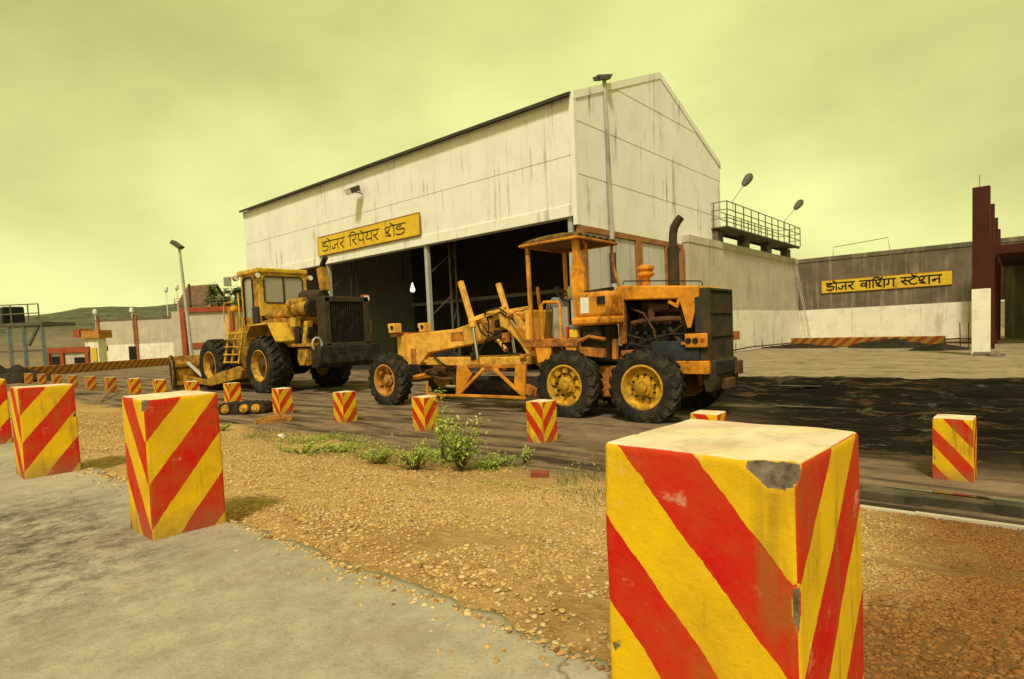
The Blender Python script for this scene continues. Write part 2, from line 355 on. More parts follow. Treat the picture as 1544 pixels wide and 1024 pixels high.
def grid_mesh(name, X, Y, Z, m):
    ny, nx = X.shape; me = bpy.data.meshes.new(name); v = np.stack([X, Y, Z], -1).reshape(-1, 3)
    i = np.arange((ny-1)*nx).reshape(ny-1, nx)[:, :-1].reshape(-1); q = np.stack([i, i+1, i+nx+1, i+nx], -1)
    me.vertices.add(len(v)); me.vertices.foreach_set('co', v.ravel()); me.loops.add(q.size); me.loops.foreach_set('vertex_index', q.ravel().astype(np.int32))
    me.polygons.add(len(q)); me.polygons.foreach_set('loop_start', np.arange(len(q), dtype=np.int32)*4); me.polygons.foreach_set('use_smooth', np.ones(len(q), bool))
    me.materials.append(m); me.update(calc_edges=True); me.validate(); return me
def ground_mat():
    m, t, b = base_mat('yard_ground'); k = NB(t); P = k.coord('world'); s = k.n('SeparateXYZ'); k.link(P, s.inputs[0]); x, y, z = s.outputs
    n1 = k.noise(P, .45, 5, .6); n2 = k.noise(P, 2.2, 6, .65); n3 = k.noise(P, 14, 5, .7); n4 = k.noise(k.coord('world', (.35,2.6,1)), 1.0, 6, .62, .5)
    yw = k.math('ADD', y, k.math('MULTIPLY', k.math('SUBTRACT', n1, .5), 1.6)); yw2 = k.math('ADD', yw, k.math('MULTIPLY', k.math('SUBTRACT', n2, .5), .7))
    xw = k.math('ADD', x, k.math('MULTIPLY', k.math('SUBTRACT', n1, .5), 3.))
    def step(v, a, bb): 
        mr = k.n('MapRange', interpolation_type='SMOOTHSTEP'); k.link(v, mr.inputs[0]); mr.inputs[1].default_value = a; mr.inputs[2].default_value = bb; return mr.outputs[0]
    # compacted dirt of the yard, coal dust tracked over it in streaks
    yard = k.mix(k.ramp(n2, .3, .7), (.17,.118,.075), (.32,.23,.145))
    yard = k.mix(k.math('MULTIPLY', k.ramp(n4, .46, .62), .88), yard, (.030,.020,.014))
    yard = k.mix(k.math('MULTIPLY', k.ramp(n3, .5, .75), .35), yard, (.09,.065,.04))
    # coal mud of the haul lane on the right
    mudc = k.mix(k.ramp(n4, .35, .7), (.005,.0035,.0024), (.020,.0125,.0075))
    mudc = k.mix(k.math('MULTIPLY', k.ramp(k.noise(k.coord('world', (.55,2.9,1)), 1.5, 9, .74), .54, .61), .85), mudc, (.095,.056,.030))  # dark and brown mud streaks, coloured in place of light and shade on ruts
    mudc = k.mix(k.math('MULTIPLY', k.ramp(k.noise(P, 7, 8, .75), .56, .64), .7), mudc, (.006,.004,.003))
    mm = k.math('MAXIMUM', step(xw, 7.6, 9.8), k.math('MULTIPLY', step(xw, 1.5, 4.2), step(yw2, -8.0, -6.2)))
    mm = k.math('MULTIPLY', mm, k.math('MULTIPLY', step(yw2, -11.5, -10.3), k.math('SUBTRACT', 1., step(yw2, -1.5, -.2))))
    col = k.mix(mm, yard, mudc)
    # pale apron of the washing bay
    ap = k.mix(k.ramp(n2, .3, .7), (.29,.23,.14), (.44,.36,.23)); ap = k.mix(k.math('MULTIPLY', k.ramp(n4, .46, .66), .7), ap, (.17,.115,.06)); ap = k.mix(k.math('MULTIPLY', k.ramp(k.noise(P, .9, 8, .72), .52, .62), .6), ap, (.10,.07,.04))
    col = k.mix(k.math('MULTIPLY', step(yw2, -1.3, -.3), step(xw, -1, 1.5)), col, ap)
    far = k.mix(k.ramp(k.noise(P, .03, 5), .35, .65), (.16,.115,.065), (.27,.20,.115))
    col = k.mix(k.math('MAXIMUM', step(x, -30., -45.), step(y, 45., 70.)), col, far)
    # bank of ochre gravel and grit
    grit = k.mix(k.ramp(n3, .3, .72), (.36,.21,.07), (.68,.47,.21)); grit = k.mix(k.math('MULTIPLY', k.ramp(n1, .42, .62), .55), grit, (.30,.145,.05))
    grit = k.mix(k.math('MULTIPLY', step(xw, 11.5, 12.5), .8), grit, (.15,.06,.022))
    yg = k.math('SUBTRACT', yw2, k.math('MULTIPLY', step(x, 9.4, 10.6), .55)); col = k.mix(k.math('SUBTRACT', 1., step(yg, -13.75, -13.25)), col, grit)
    k.link(col, b.inputs['Base Color']); k.link(k.mix(mm, (.12,.12,.12), k.mix(k.ramp(n2, .60, .66), (.08,.08,.08), (.5,.5,.5))), b.inputs['Specular IOR Level'])
    rg = k.mix(mm, (.9,.9,.9), k.mix(k.ramp(n2, .60, .66), (.92,.92,.92), (.30,.30,.30))); k.link(rg, b.inputs['Roughness'])
    k.bump(k.math('ADD', n3, k.math('MULTIPLY', n2, 1.2)), .8, .05, b); return m
m_ground = ground_mat()
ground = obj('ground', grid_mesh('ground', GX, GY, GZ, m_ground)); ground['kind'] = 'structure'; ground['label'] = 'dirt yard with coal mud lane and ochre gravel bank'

# concrete slab with a ragged edge on top of the bank
def slab_mat():
    m, t, b = base_mat('slab_concrete'); k = NB(t); P = k.coord('world')
    n1 = k.noise(P, 1.1, 6, .6); n2 = k.noise(P, 6, 6, .65); n3 = k.noise(P, 55, 4, .7); n4 = k.noise(k.coord('world', (1.2,1.,1)), 7.5, 12, .80)
    c = k.mix(k.ramp(n1, .3, .7), (.35,.31,.24), (.48,.43,.335)); c = k.mix(k.math('MULTIPLY', k.ramp(n2, .45, .75), .45), c, (.27,.225,.155))
    s = k.n('SeparateXYZ'); k.link(P, s.inputs[0])
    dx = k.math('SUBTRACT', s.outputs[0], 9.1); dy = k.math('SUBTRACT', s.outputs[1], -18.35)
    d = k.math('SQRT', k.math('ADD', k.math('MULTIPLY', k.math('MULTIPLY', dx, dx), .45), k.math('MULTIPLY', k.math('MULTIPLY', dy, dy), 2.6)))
    stain_vignette = k.math('MULTIPLY', k.ramp(d, .40, 2.6, (1,1,1,1), (.25,.25,.25,1)), k.ramp(n4, .42, .60))  # coal stain at the block's foot, spread wider as painted-in vignette
    c = k.mix(k.math('MULTIPLY', stain_vignette, .92), c, (.065,.052,.035))
    c = k.mix(k.math('MULTIPLY', k.ramp(k.noise(P, 17, 8, .75), .56, .68), .5), c, (.19,.155,.105))
    c = k.mix(k.math('MULTIPLY', k.ramp(k.noise(P, 120, 3, .6), .62, .70), .5), c, (.11,.09,.065))
    c = k.mix(k.math('MULTIPLY', k.ramp(n3, .58, .72), .35), c, (.17,.145,.095))
    vo = k.n('TexVoronoi', feature='DISTANCE_TO_EDGE'); vo.inputs['Scale'].default_value = .42
    wv = k.n('VectorMath', operation='ADD'); nc = k.n('TexNoise'); nc.inputs['Scale'].default_value = 3.; nc.inputs['Detail'].default_value = 6; k.link(P, nc.inputs[0])
    ws = k.n('VectorMath', operation='SCALE'); ws.inputs['Scale'].default_value = .35; k.link(nc.outputs['Color'], ws.inputs[0]); k.link(P, wv.inputs[0]); k.link(ws.outputs[0], wv.inputs[1]); k.link(wv.outputs[0], vo.inputs['Vector'])
    c = k.mix(k.math('MULTIPLY', k.ramp(vo.outputs['Distance'], .0, .0035, (1,1,1,1), (0,0,0,1)), .7), c, (.12,.095,.06))
    c = k.mix(k.math('MULTIPLY', k.ramp(k.noise(P, 2.6, 9, .75), .54, .66), .45), c, (.24,.185,.115))
    k.link(c, b.inputs['Base Color']); b.inputs['Specular IOR Level'].default_value = .1; b.inputs['Roughness'].default_value = .9
    k.bump(k.math('ADD', k.noise(P, 90, 3, .5), k.math('MULTIPLY', k.noise(P, 9, 5, .6), 1.5)), .35, .012, b); return m
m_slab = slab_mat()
sx = np.concatenate([np.arange(-60, 4, 1.5), np.arange(4, 16, .05), np.arange(16, 40, 1.5)])
sy = np.concatenate([[-40,-30,-24,-21], np.linspace(-20, YE, 60)])
SX, SY = np.meshgrid(sx, sy); edge = YE+.10*fbm(sx*1.7, sx*0+3.3, 4)+.09*fbm(sx*9, sx*0+8.1, 4)
SY = SY+(edge-YE)[None, :]*smooth(-18.6, YE, SY)
SZ = .77+.008*fbm(SX*1.5, SY*1.5, 4); drop = smooth(YE-.10, YE+.02, SY-(edge-YE)[None, :]*1.0); SZ = SZ-.012*drop*drop
SX2 = np.vstack([SX, SX[-1:]]); SY2 = np.vstack([SY, SY[-1:]+.015]); SZ2 = np.vstack([SZ, SZ[-1:]*0+.55])
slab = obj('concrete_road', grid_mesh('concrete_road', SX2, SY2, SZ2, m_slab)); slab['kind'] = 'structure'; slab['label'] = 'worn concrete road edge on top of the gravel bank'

# gravel: loose stones on the bank
def stone_mat():
    m, t, b = base_mat('ochre_gravel'); k = NB(t); a = k.n('Attribute'); a.attribute_name = 'col'
    c = k.mix(k.math('MULTIPLY', k.noise(k.coord('world'), 60, 3), .4), a.outputs['Color'], (.25,.13,.05)); k.link(c, b.inputs['Base Color'])
    b.inputs['Roughness'].default_value = .9; b.inputs['Specular IOR Level'].default_value = .15; return m
m_stone = stone_mat()
ICO = None
def ico():
    t = (1+5**.5)/2; v = np.array([(-1,t,0),(1,t,0),(-1,-t,0),(1,-t,0),(0,-1,t),(0,1,t),(0,-1,-t),(0,1,-t),(t,0,-1),(t,0,1),(-t,0,-1),(-t,0,1)])/math.hypot(1,t)
    f = np.array([(0,11,5),(0,5,1),(0,1,7),(0,7,10),(0,10,11),(1,5,9),(5,11,4),(11,10,2),(10,7,6),(7,1,8),(3,9,4),(3,4,2),(3,2,6),(3,6,8),(3,8,9),(4,9,5),(2,4,11),(6,2,10),(8,6,7),(9,8,1)]); return v, f
def stone_colors(n, x, y):
    pal = np.array([(.66,.47,.20),(.62,.41,.145),(.52,.31,.10),(.66,.52,.29),(.38,.20,.07),(.60,.47,.29),(.24,.12,.05)])
    c = pal[rng.choice(7, n, p=[.27,.24,.17,.13,.09,.07,.03])]*(.75+.5*rng.random((n,1)))
    red = smooth(11.7, 12.5, x+1.2*fbm(x, y, 3))[:, None]; c = c*(1-red)+c*np.array([.44,.27,.19])*red; return c
def scatter(name, n, pos, size, m, parent=None, flat=(.25,.55)):
    v0, f0 = ico(); x, y = pos; z = np.where(y < YE-.02, .769, gz(x, y))
    sc = size[:, None]*np.stack([.7+.6*rng.random(n), .7+.6*rng.random(n), flat[0]+(flat[1]-flat[0])*rng.random(n)], -1)
    V = v0[None]*(1+.6*(rng.random((n, 12, 1))-.5))*sc[:, None, :]
    a = rng.random(n)*6.283; ca, sa = np.cos(a)[:, None], np.sin(a)[:, None]; X = V[...,0]*ca-V[...,1]*sa; Y = V[...,0]*sa+V[...,1]*ca
    tl = (rng.random(n)-.5)*.9; Z = V[...,2]+X*tl[:, None]*.5
    W = np.stack([X+x[:, None], Y+y[:, None], Z+(z+size*.12)[:, None]], -1).reshape(-1, 3)
    F = (f0[None]+(np.arange(n)*12)[:, None, None]).reshape(-1, 3)
    me = bpy.data.meshes.new(name); me.vertices.add(len(W)); me.vertices.foreach_set('co', W.ravel()); me.loops.add(F.size); me.loops.foreach_set('vertex_index', F.ravel().astype(np.int32))
    me.polygons.add(len(F)); me.polygons.foreach_set('loop_start', np.arange(len(F), dtype=np.int32)*3)
    at_ = me.attributes.new('col', 'FLOAT_COLOR', 'POINT'); c = np.ones((n, 12, 4)); c[..., :3] = stone_colors(n, x, y)[:, None, :]; at_.data.foreach_set('color', c.ravel().astype(np.float32))
    me.materials.append(m); me.update(calc_edges=True); return me
def bank_points(n, xlo, xhi, ylo=YE-.05, yhi=YT+.1):
    x = xlo+(xhi-xlo)*rng.random(n*3); y = ylo+(yhi-ylo)*rng.random(n*3)
    dens = .10+2.6*(fbm(x*1.3, y*1.3, 4)+.20); keep = rng.random(n*3) < dens; return x[keep][:n], y[keep][:n]
xa, ya = bank_points(80000, 9.0, 14.6); na = len(xa); xb, yb = bank_points(20000, 2, 9); xc, yc = bank_points(6000, -14, 2)
xe = rng.random(2600)*9+5.5; ye = YE-np.abs(rng.normal(0, .10, 2600))+.04; xd, yd = bank_points(6000, 10.4, 15, YT, -13.02); allx = np.concatenate([xa, xb, xc, xd, xe]); ally = np.concatenate([ya, yb, yc, yd, ye]); ns = len(allx)
size = .004+.009*rng.random(ns)**3.2+.004*(rng.random(ns) < .08)
size = size*np.where(allx > 9, 1.0, np.where(allx > 2, 1.25, 1.9))
grv = obj('gravel', scatter('gravel', ns, (allx, ally), size, m_stone)); grv['kind'] = 'stuff'; grv['label'] = 'loose ochre gravel covering the bank beside the concrete road'; grv['category'] = 'gravel'
xs, ys = bank_points(260, 4, 14.2, YE+.02, YT)
for i in range(len(xs)):
    me = scatter('stone', 1, (xs[i:i+1], ys[i:i+1]), np.array([.012+.014*rng.random()]), m_stone); o = obj('stone', me, ground)

# drain beside the haul lane: kerb face, water
mb = MB(); P_ = [(10.55+i*.5) for i in range(40)]
for a, b_ in zip(P_[:-1], P_[1:]):
    z1 = .035+.012*math.sin(a*3.1); mb.box(a, b_+.002, -12.63-.006*math.sin(a*5), -12.45, -.3, z1)
kerb = struct('drain_kerb', mb, mat('wet_dark_kerb', (.06,.048,.034), .55, var=.4, vs=3, dirt=(.16,.125,.08), damt=.45, ds=2), label='dark concrete kerb of the roadside drain')
mb = MB()
for a, b_ in zip(P_[:-1], P_[1:]): mb.box(a, b_+.002, -13.115-.012*math.sin(a*2.3), -13.06+.008*math.sin(a*4.1), -.2, .012+.008*math.sin(a*2.7))
struct('drain_lip', mb, m_conc, label='thin pale concrete lip between gravel and drain')
def blob(cx, cy, rx, ry, z, seed, n=40):
    pts = []
    for i in range(n):
        t = 2*math.pi*i/n; r = 1+.9*float(fbm(math.cos(t)*1.3+seed, math.sin(t)*1.3+seed*2.1, 3)); pts.append((cx+rx*r*math.cos(t), cy+ry*r*math.sin(t), z))
    return pts
def sheet(name, pts, m, label=None):
    mb = MB(); mb.add(pts, [tuple(range(len(pts)))]); return struct(name, mb, m, False, label)
sheet('drain_water', [(10.5,-13.15,-.07),(29,-13.15,-.07),(29,-12.62,-.07),(10.5,-12.62,-.07)], m_water, 'thin line of water in the roadside drain')
for i, (cx, cy, rx, ry) in enumerate([(12.4,-12.28,.7,.035),(14.3,-12.2,.7,.05)]):
    sheet('puddle', blob(cx, cy, rx, ry, float(np.max(gz(np.linspace(cx-rx, cx+rx, 20), np.full(20, cy))))+.006, i*3.7), m_water, 'shallow puddle along the coal mud lane')
for i, (px, py, rx, ry) in enumerate([(1225,592,.9,.10),(1235,617,.8,.09)]):
    p = gnd(px, py); sheet('puddle', blob(p[0], p[1], rx, ry, float(gz(p[0], p[1]))+.03, 20+i*2.3), m_water, 'shallow puddle in the coal mud ruts')

# hills far behind the left wall
def hills():
    n, m = 120, 26; ang = np.linspace(R(82), R(200), n); rr = np.linspace(330, 1100, m); A, Q = np.meshgrid(ang, rr)
    X = CAM[0]+Q*np.cos(A); Y = CAM[1]+Q*np.sin(A)
    prof = smooth(330, 640, Q)*(1-.25*smooth(800, 1100, Q)); ridge = 38+9*np.sin(A*5+1)+16*fbm(A*7, Q*.004, 4)
    ridge = ridge*(.25+.75*smooth(R(108), R(152), A))
    Z = -2+prof*ridge+prof*9*fbm(X*.02, Y*.02, 4)
    mm, t, b = base_mat('hillside'); k = NB(t); P = k.coord('world'); s = k.n('SeparateXYZ'); k.link(P, s.inputs[0])
    g = k.mix(k.ramp(k.noise(P, .11, 8, .75), .40, .60), (.030,.034,.014), (.12,.115,.05))
    br = k.mix(k.ramp(k.noise(P, .03, 6, .7), .35, .65), (.11,.082,.05), (.20,.15,.09))
    f = k.ramp(k.math('ADD', k.math('DIVIDE', s.outputs[2], 40.), k.math('MULTIPLY', k.noise(P, .012, 4), .5)), .48, .66); k.link(k.mix(f, br, g), b.inputs['Base Color']); b.inputs['Roughness'].default_value = .95
    o = obj('hills', grid_mesh('hills', X, Y, Z, mm)); o['kind'] = 'structure'; o['label'] = 'low scrub covered hills on the horizon'
hills()

# ------------------------------------------------------------------ repair shed
LX, DY, EV, OB, AP = 26.2, 14.2, 10.35, 5.95, 13.1      # length, depth, eaves, opening top, apex
shed = thing('repair_shed', 'large white clad repair shed with gabled end and dark open front', 'shed', (0,0,0))
def corr(w, z0, z1, ribs=8, d=.006):
    """corrugated sheet, width along +x, outside towards -y"""
    xs_ = []; ys_ = []
    for i in range(ribs):
        p = w/ribs; x0 = i*p
        for fx, yy in ((0,0),(.52,0),(.62,-d),(.90,-d)): xs_.append(x0+fx*p); ys_.append(yy)
    xs_.append(w); ys_.append(0); return xs_, ys_
def sheet_mesh(w, z0, z1, ztop=None):
    xs_, ys_ = corr(w, z0, z1); mb = MB(); vs = []
    zt = [z1 if ztop is None else max(z0+.01, min(z1, ztop(x))) for x in xs_]
    for x, y in zip(xs_, ys_): vs.append((x, y, z0))
    for x, y, z in zip(xs_, ys_, zt): vs.append((x, y, z))
    for x, y in zip(xs_, ys_): vs.append((x, y+.03, z0))
    for x, y, z in zip(xs_, ys_, zt): vs.append((x, y+.03, z))
    n = len(xs_); fs = [(i, i+1, n+i+1, n+i) for i in range(n-1)]+[(2*n+i+1, 2*n+i, 3*n+i, 3*n+i+1) for i in range(n-1)]
    fs += [(n+i, n+i+1, 3*n+i+1, 3*n+i) for i in range(n-1)]+[(2*n+i, 2*n+i+1, i+1, i) for i in range(n-1)]
    fs += [(0, n, 3*n, 2*n), (2*n-1, n-1, 3*n-1, 4*n-1)]
    mb.add(vs, fs); return mb
NC = 24; cw = LX/NC
up = sheet_mesh(cw-.012, 8.22, EV).mesh('cladding_sheet', m_clad, True, 20); lo = sheet_mesh(cw-.012, 6.36, 8.24).mesh('cladding_sheet', m_clad, True, 20)
for i in range(NC):
    jit = .004*random.random()
    obj('cladding_sheet', lo, shed, (-LX+i*cw+.006, -.02-jit, 0)); obj('cladding_sheet', up, shed, (-LX+i*cw+.006, -.036-jit, 0))
mb = MB(); mb.box(-LX, 0, -.075, -.02, OB, 6.38); mb.box(-LX, 0, -.02, .35, OB, OB+.06); part('fascia', mb, m_fascia, shed, .01)
mb = MB(); mb.box(-LX, 0, .02, .3, 6.1, 6.4); mb.box(-LX, 0, .02, .3, 8.0, 8.3); mb.box(-LX, 0, .02, .3, 10.0, 10.3); part('wall_girt', mb, m_inside, shed)
# gable sheets (outside towards +x): built along +x then turned by +90 deg
NG = 13; gw = DY/NG
def rz_(y): return EV+(AP-EV)*(1-abs(y-DY/2)/(DY/2))
rows = [(5.62,7.56),(7.54,9.52),(9.50,11.45),(11.43,13.2)]
for r, (z0, z1) in enumerate(rows):
    for i in range(NG):
        if max(rz_(i*gw), rz_((i+1)*gw), rz_(DY/2) if i*gw <= DY/2 <= (i+1)*gw else 0) < z0+.08: continue
        me = sheet_mesh(gw-.012, z0, z1, lambda x, i=i: rz_(i*gw+x)).mesh('cladding_sheet', m_clad, True, 20)
        o = obj('cladding_sheet', me, shed, (.02+.016*r, i*gw+.006, 0)); o.rotation_euler = (0, 0, R(90))
mb = MB(); mb.box(-.10, .085, -.09, .10, 5.6, EV+.05); part('corner_trim', mb, m_fascia, shed, .01)
mb = MB(); mb.box(-LX-.04, -LX+.09, -.085, .1, OB, EV); part('corner_trim', mb, m_fascia, shed, .01)
mb = MB(); mb.box(-LX-.05, -LX, .1, DY, 0, EV); mb.prism([(0,EV),(DY,EV),(DY/2,AP)], 'x', -LX-.05, -LX); part('end_wall', mb, m_clad_g, shed)
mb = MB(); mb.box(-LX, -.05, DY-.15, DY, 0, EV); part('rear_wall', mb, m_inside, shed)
mb = MB(); mb.box(-LX+.02, -.06, DY-.5, DY-.16, 4.2, 4.45); part('crane_beam', mb, m_steel, shed)
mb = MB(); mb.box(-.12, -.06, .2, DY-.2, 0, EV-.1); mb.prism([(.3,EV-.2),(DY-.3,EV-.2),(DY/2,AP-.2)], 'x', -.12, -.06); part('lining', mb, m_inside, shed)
for sgn in (0, 1):
    y0, y1 = (-.32, DY/2) if sgn == 0 else (DY+.32, DY/2); z0 = EV+.05-.32*(AP-EV)/(DY/2); z1 = AP+.06
    mb = MB(); mb.prism([(y0,z0),(y1,z1),(y1,z1+.13),(y0,z0+.13)], 'x', -LX-.06, -.03); part('roof', mb, m_darkroof, shed)
mb = MB(); mb.prism([(-.06,EV-.14),(DY/2,AP-.10),(DY/2,AP+.19),(-.06,EV+.15)], 'x', -.03, .10); part('verge_trim', mb, m_fascia, shed)
mb = MB(); mb.prism([(DY+.06,EV-.14),(DY/2,AP-.10),(DY/2,AP+.19),(DY+.06,EV+.15)], 'x', -.03, .10); part('verge_trim', mb, m_fascia, shed)
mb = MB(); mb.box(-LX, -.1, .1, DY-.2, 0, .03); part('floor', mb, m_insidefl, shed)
# opening posts and the latticed columns just inside
for x in (-.35, -8.64, -16.96, -25.9):
    mb = MB(); mb.box(x-.10, x+.10, .05, .25, 0, OB+.1); mb.box(x-.2, x+.2, -.05, .35, 0, .04); part('post', mb, m_steel, shed, .006)
    mb = MB()
    for y in (1.6, 2.0): mb.box(x-.04, x+.04, y-.04, y+.04, 0, 9.5)
    for j in range(9): mb.bar((x, 1.6+.4*(j % 2), j*1.02+.1), (x, 2.0-.4*(j % 2), j*1.02+1.1), .03, .03)
    mb.bar((x, .2, 2.6), (x, 1.6, 3.6), .05, .05); mb.bar((x, .2, 4.6), (x, 1.6, 5.6), .05, .05)
    part('lattice_column', mb, m_lampdk, shed)
# lower gable wall: brown steel bays with grey sheet infill
mb = MB(); mb.box(-.04, .10, 0, 9.1, 5.38, 5.61); part('lintel', mb, m_brownsteel, shed, .01)
cols = [(-.02,.42),(4.40,4.78),(7.22,7.55),(8.85,9.12)]
for a, b_ in cols:
    mb = MB(); mb.box(-.06, .13, a, b_, 0, 5.38); mb.box(-.04, .16, a-.03, a+.02, 0, 5.38); mb.box(-.04, .16, b_-.02, b_+.03, 0, 5.38); part('column', mb, m_brownsteel, shed)
for (a, b_), (c, d) in zip(cols[:-1], cols[1:]):
    n = max(1, round((c-b_)/1.35)); w = (c-b_-.06)/n
    for i in range(n):
        me = sheet_mesh(w-.012, .02, 5.36).mesh('infill_sheet', m_clad_g, True, 20); o = obj('infill_sheet', me, shed, (.02, b_+.03+i*w, 0)); o.rotation_euler = (0,0,R(90))
# work light hanging in the bay
p = plane(622, 434, (0, 3.2, 0), (0, 1, 0))
lamp = thing('hanging_lamp', 'small bright white lamp hanging in the dark shed opening', 'lamp', tuple(p))
m_em, t_, b_s = base_mat('lit_bulb'); b_s.inputs['Emission Color'].default_value = (1,.97,.75,1); b_s.inputs['Emission Strength'].default_value = 1.1; b_s.inputs['Base Color'].default_value = (.8,.8,.7,1)
mb = MB(); mb.lathe([(.02,.30),(.05,.22),(.10,.05),(.15,-.10),(.12,-.22),(.001,-.27)], (0,0,0), 'z', 16); part('bulb', mb, m_em, lamp)
mb = MB(); mb.tube([(0,0,.28),(0,0,EV+.9-p[2])], .015, 6); part('cord', mb, m_lampdk, lamp)

def floodlight(name, loc, rz, label, tilt=20, s=1., group=None):
    t = thing(name, label, 'lamp', loc, rz, group); T = Matrix.Rotation(R(tilt), 4, 'X')
    mb = MB(); mb.T = T; mb.prism([(-.16*s,-.10*s),(.16*s,-.10*s),(.24*s,.14*s),(-.24*s,.14*s)], 'y', -.42*s, .12*s); part('housing', mb, m_lampdk, t, .012)
    mb = MB(); mb.T = T; mb.box(-.2*s, .2*s, -.435*s, -.425*s, -.085*s, .12*s); part('lens', mb, m_lens, t)
    mb = MB(); mb.tube([(-.2*s,-.1*s,0),(-.2*s,.12*s,-.06*s),(0,.2*s,-.1*s),(.2*s,.12*s,-.06*s),(.2*s,-.1*s,0)], .02*s, 6); mb.tube([(0,.2*s,-.1*s),(0,.42*s,-.15*s)], .025*s, 6); part('bracket', mb, m_lampdk, t)
    return t
p = plane(536, 286, (0,-.45,0), (0,1,0)); floodlight('wall_floodlight', (p[0], p[1], p[2]), 0, 'dark floodlight fixed high on the white cladding above the yellow sign', 25, 1.15)

# ------------------------------------------------------------------ Devanagari lettering, stroke by stroke
GL = {
 'da': (.78, [[(0,1),(.78,1)], [(.42,1),(.42,.82),(.12,.80),(.06,.66),(.16,.54),(.6,.54),(.70,.42),(.64,.16),(.46,.05),(.16,.06),(.05,.18)]]),
 'o': (.30, [[(-.02,1),(.30,1)], [(.13,1),(.13,0)], [(.13,1),(-.16,1.30)]]),
 'aa': (.28, [[(-.02,1),(.28,1)], [(.13,1),(.13,0)]]),
 'ja': (.84, [[(0,1),(.84,1)], [(.68,1),(.68,0)], [(.68,.5),(.36,.5),(.38,.24),(.28,.09),(.12,.12),(.04,.32)]]),
 'ra': (.60, [[(0,1),(.60,1)], [(.42,1),(.44,.68),(.32,.52),(.10,.54),(.14,.44),(.48,0)]]),
 'i': (.30, [[(-.02,1),(.30,1)], [(.15,0),(.15,1.12),(.28,1.30),(.56,1.30),(.70,1.16),(.72,1)]]),
 'pa': (.74, [[(0,1),(.74,1)], [(.60,1),(.60,0)], [(.14,1),(.14,.46),(.24,.33),(.60,.33)]]),
 'e': (0, [[(-.14,1),(-.44,1.30)]]),
 'ya': (.80, [[(0,1),(.80,1)], [(.67,1),(.67,0)], [(.12,.98),(.30,.86),(.30,.68),(.14,.56),(.11,.40),(.24,.28),(.67,.28)]]),
 'sha': (.92, [[(.48,1),(.92,1)], [(.78,1),(.78,0)], [(.10,.68),(.08,.86),(.22,1),(.42,.92),(.44,.70),(.30,.55),(.10,.50),(.28,.42),(.50,.10)], [(.14,.22),(.34,.12),(.50,.10)]]),
 'va': (.74, [[(0,1),(.74,1)], [(.60,1),(.60,0)], [(.60,.62),(.26,.66),(.10,.50),(.20,.30),(.44,.30),(.60,.46)]]),
 'ga': (.74, [[(0,1),(.74,1)], [(.60,1),(.60,0)], [(.20,1),(.22,.38),(.14,.24),(.04,.34)]]),
 'dot': (0, [[(-.40,1.20),(-.34,1.26)]]),
 's_': (.56, [[(0,1),(.58,1)], [(.32,1),(.32,.70),(.20,.56),(.06,.56),(.12,.46),(.42,.06)], [(.16,.56),(.62,.56)]]),
 'ta': (.68, [[(0,1),(.68,1)], [(.38,1),(.38,.80),(.14,.70),(.06,.42),(.16,.13),(.40,.05),(.60,.16)]]),
 'na': (.70, [[(0,1),(.70,1)], [(.56,1),(.56,0)], [(.56,.52),(.24,.52),(.10,.42),(.18,.28),(.28,.38)]]),
 ' ': (.45, [])}
def letter_mesh(strokes, h, wsc, th):
    mb = MB()
    for i, st in enumerate(strokes):
        pts = [Vector((x*h*wsc, 0, y*h)) for x, y in st]; e = .0007*i
        for a, b_ in zip(pts[:-1], pts[1:]):
            d = (b_-a); L = d.length
            if L < 1e-5: continue
            d /= L; n = Vector((-d.z, 0, d.x))*th/2; a2 = a-d*th*.45; b2 = b_+d*th*.45; e += .0004
            mb.add([a2-n+Vector((0,-.006-e,0)), b2-n+Vector((0,-.006-e,0)), b2+n+Vector((0,-.006-e,0)), a2+n+Vector((0,-.006-e,0)), a2-n+Vector((0,.002,0)), b2-n+Vector((0,.002,0)), b2+n+Vector((0,.002,0)), a2+n+Vector((0,.002,0))],
                   [(0,1,2,3),(7,6,5,4),(0,4,5,1),(1,5,6,2),(2,6,7,3),(3,7,4,0)])
    return mb
def sign(label, x0, x1, z0, z1, y, text, th, h, ml=.3, mr=.3, zb=.2, bd=True):
    t = thing('sign_board', label, 'sign', ((x0+x1)/2, y, z0)); W = x1-x0; H = z1-z0
    mb = MB(); mb.box(-W/2, W/2, -.03, .03, 0, H); part('board', mb, m_signY, t, .004)
    if bd:
        mb = MB(); f = .035
        mb.box(-W/2-.02, W/2+.02, -.045, .02, H-.005, H+f); mb.box(-W/2-.02, W/2+.02, -.045, .02, -f, .005); mb.box(-W/2-f, -W/2+.003, -.043, .02, -.02, H+.02); mb.box(W/2-.003, W/2+f, -.043, .02, -.02, H+.02); part('frame', mb, m_brownsteel, t)
    tot = sum(GL[g][0]*s for g, s in text); wsc = (W-ml-mr)/(tot*h); x = -W/2+ml
    for g, s in text:
        adv, st = GL[g]
        if st: o = part('letter', letter_mesh(st, h, wsc*s, th), m_signK, t, 0, False); o.location = (x, -.031, zb*H)
        x += adv*s*h*wsc
    return t
W1 = [(g, 1) for g in ('da','o','ja','ra',' ','i','ra','pa','e','ya','ra')]+[(' ', 1.1)]+[(g, 1.12) for g in ('sha','e','da')]
sign('yellow sign with black lettering on the white shed front', -17.4, -8.74, 6.45, 7.45, -.13, W1, .058, .52, .40, 1.0, .18)
W2 = [(g, 1) for g in ('da','o','ja','ra',' ','va','aa','i','sha','dot','ga',' ')]+[(g, 1.1) for g in ('s_','ta','e','sha','na')]
sign('yellow sign with bold black lettering on the dark washing bay wall', 1.93, 9.43, 3.50, 4.37, 28.02, W2, .095, .50, .30, .55, .17)

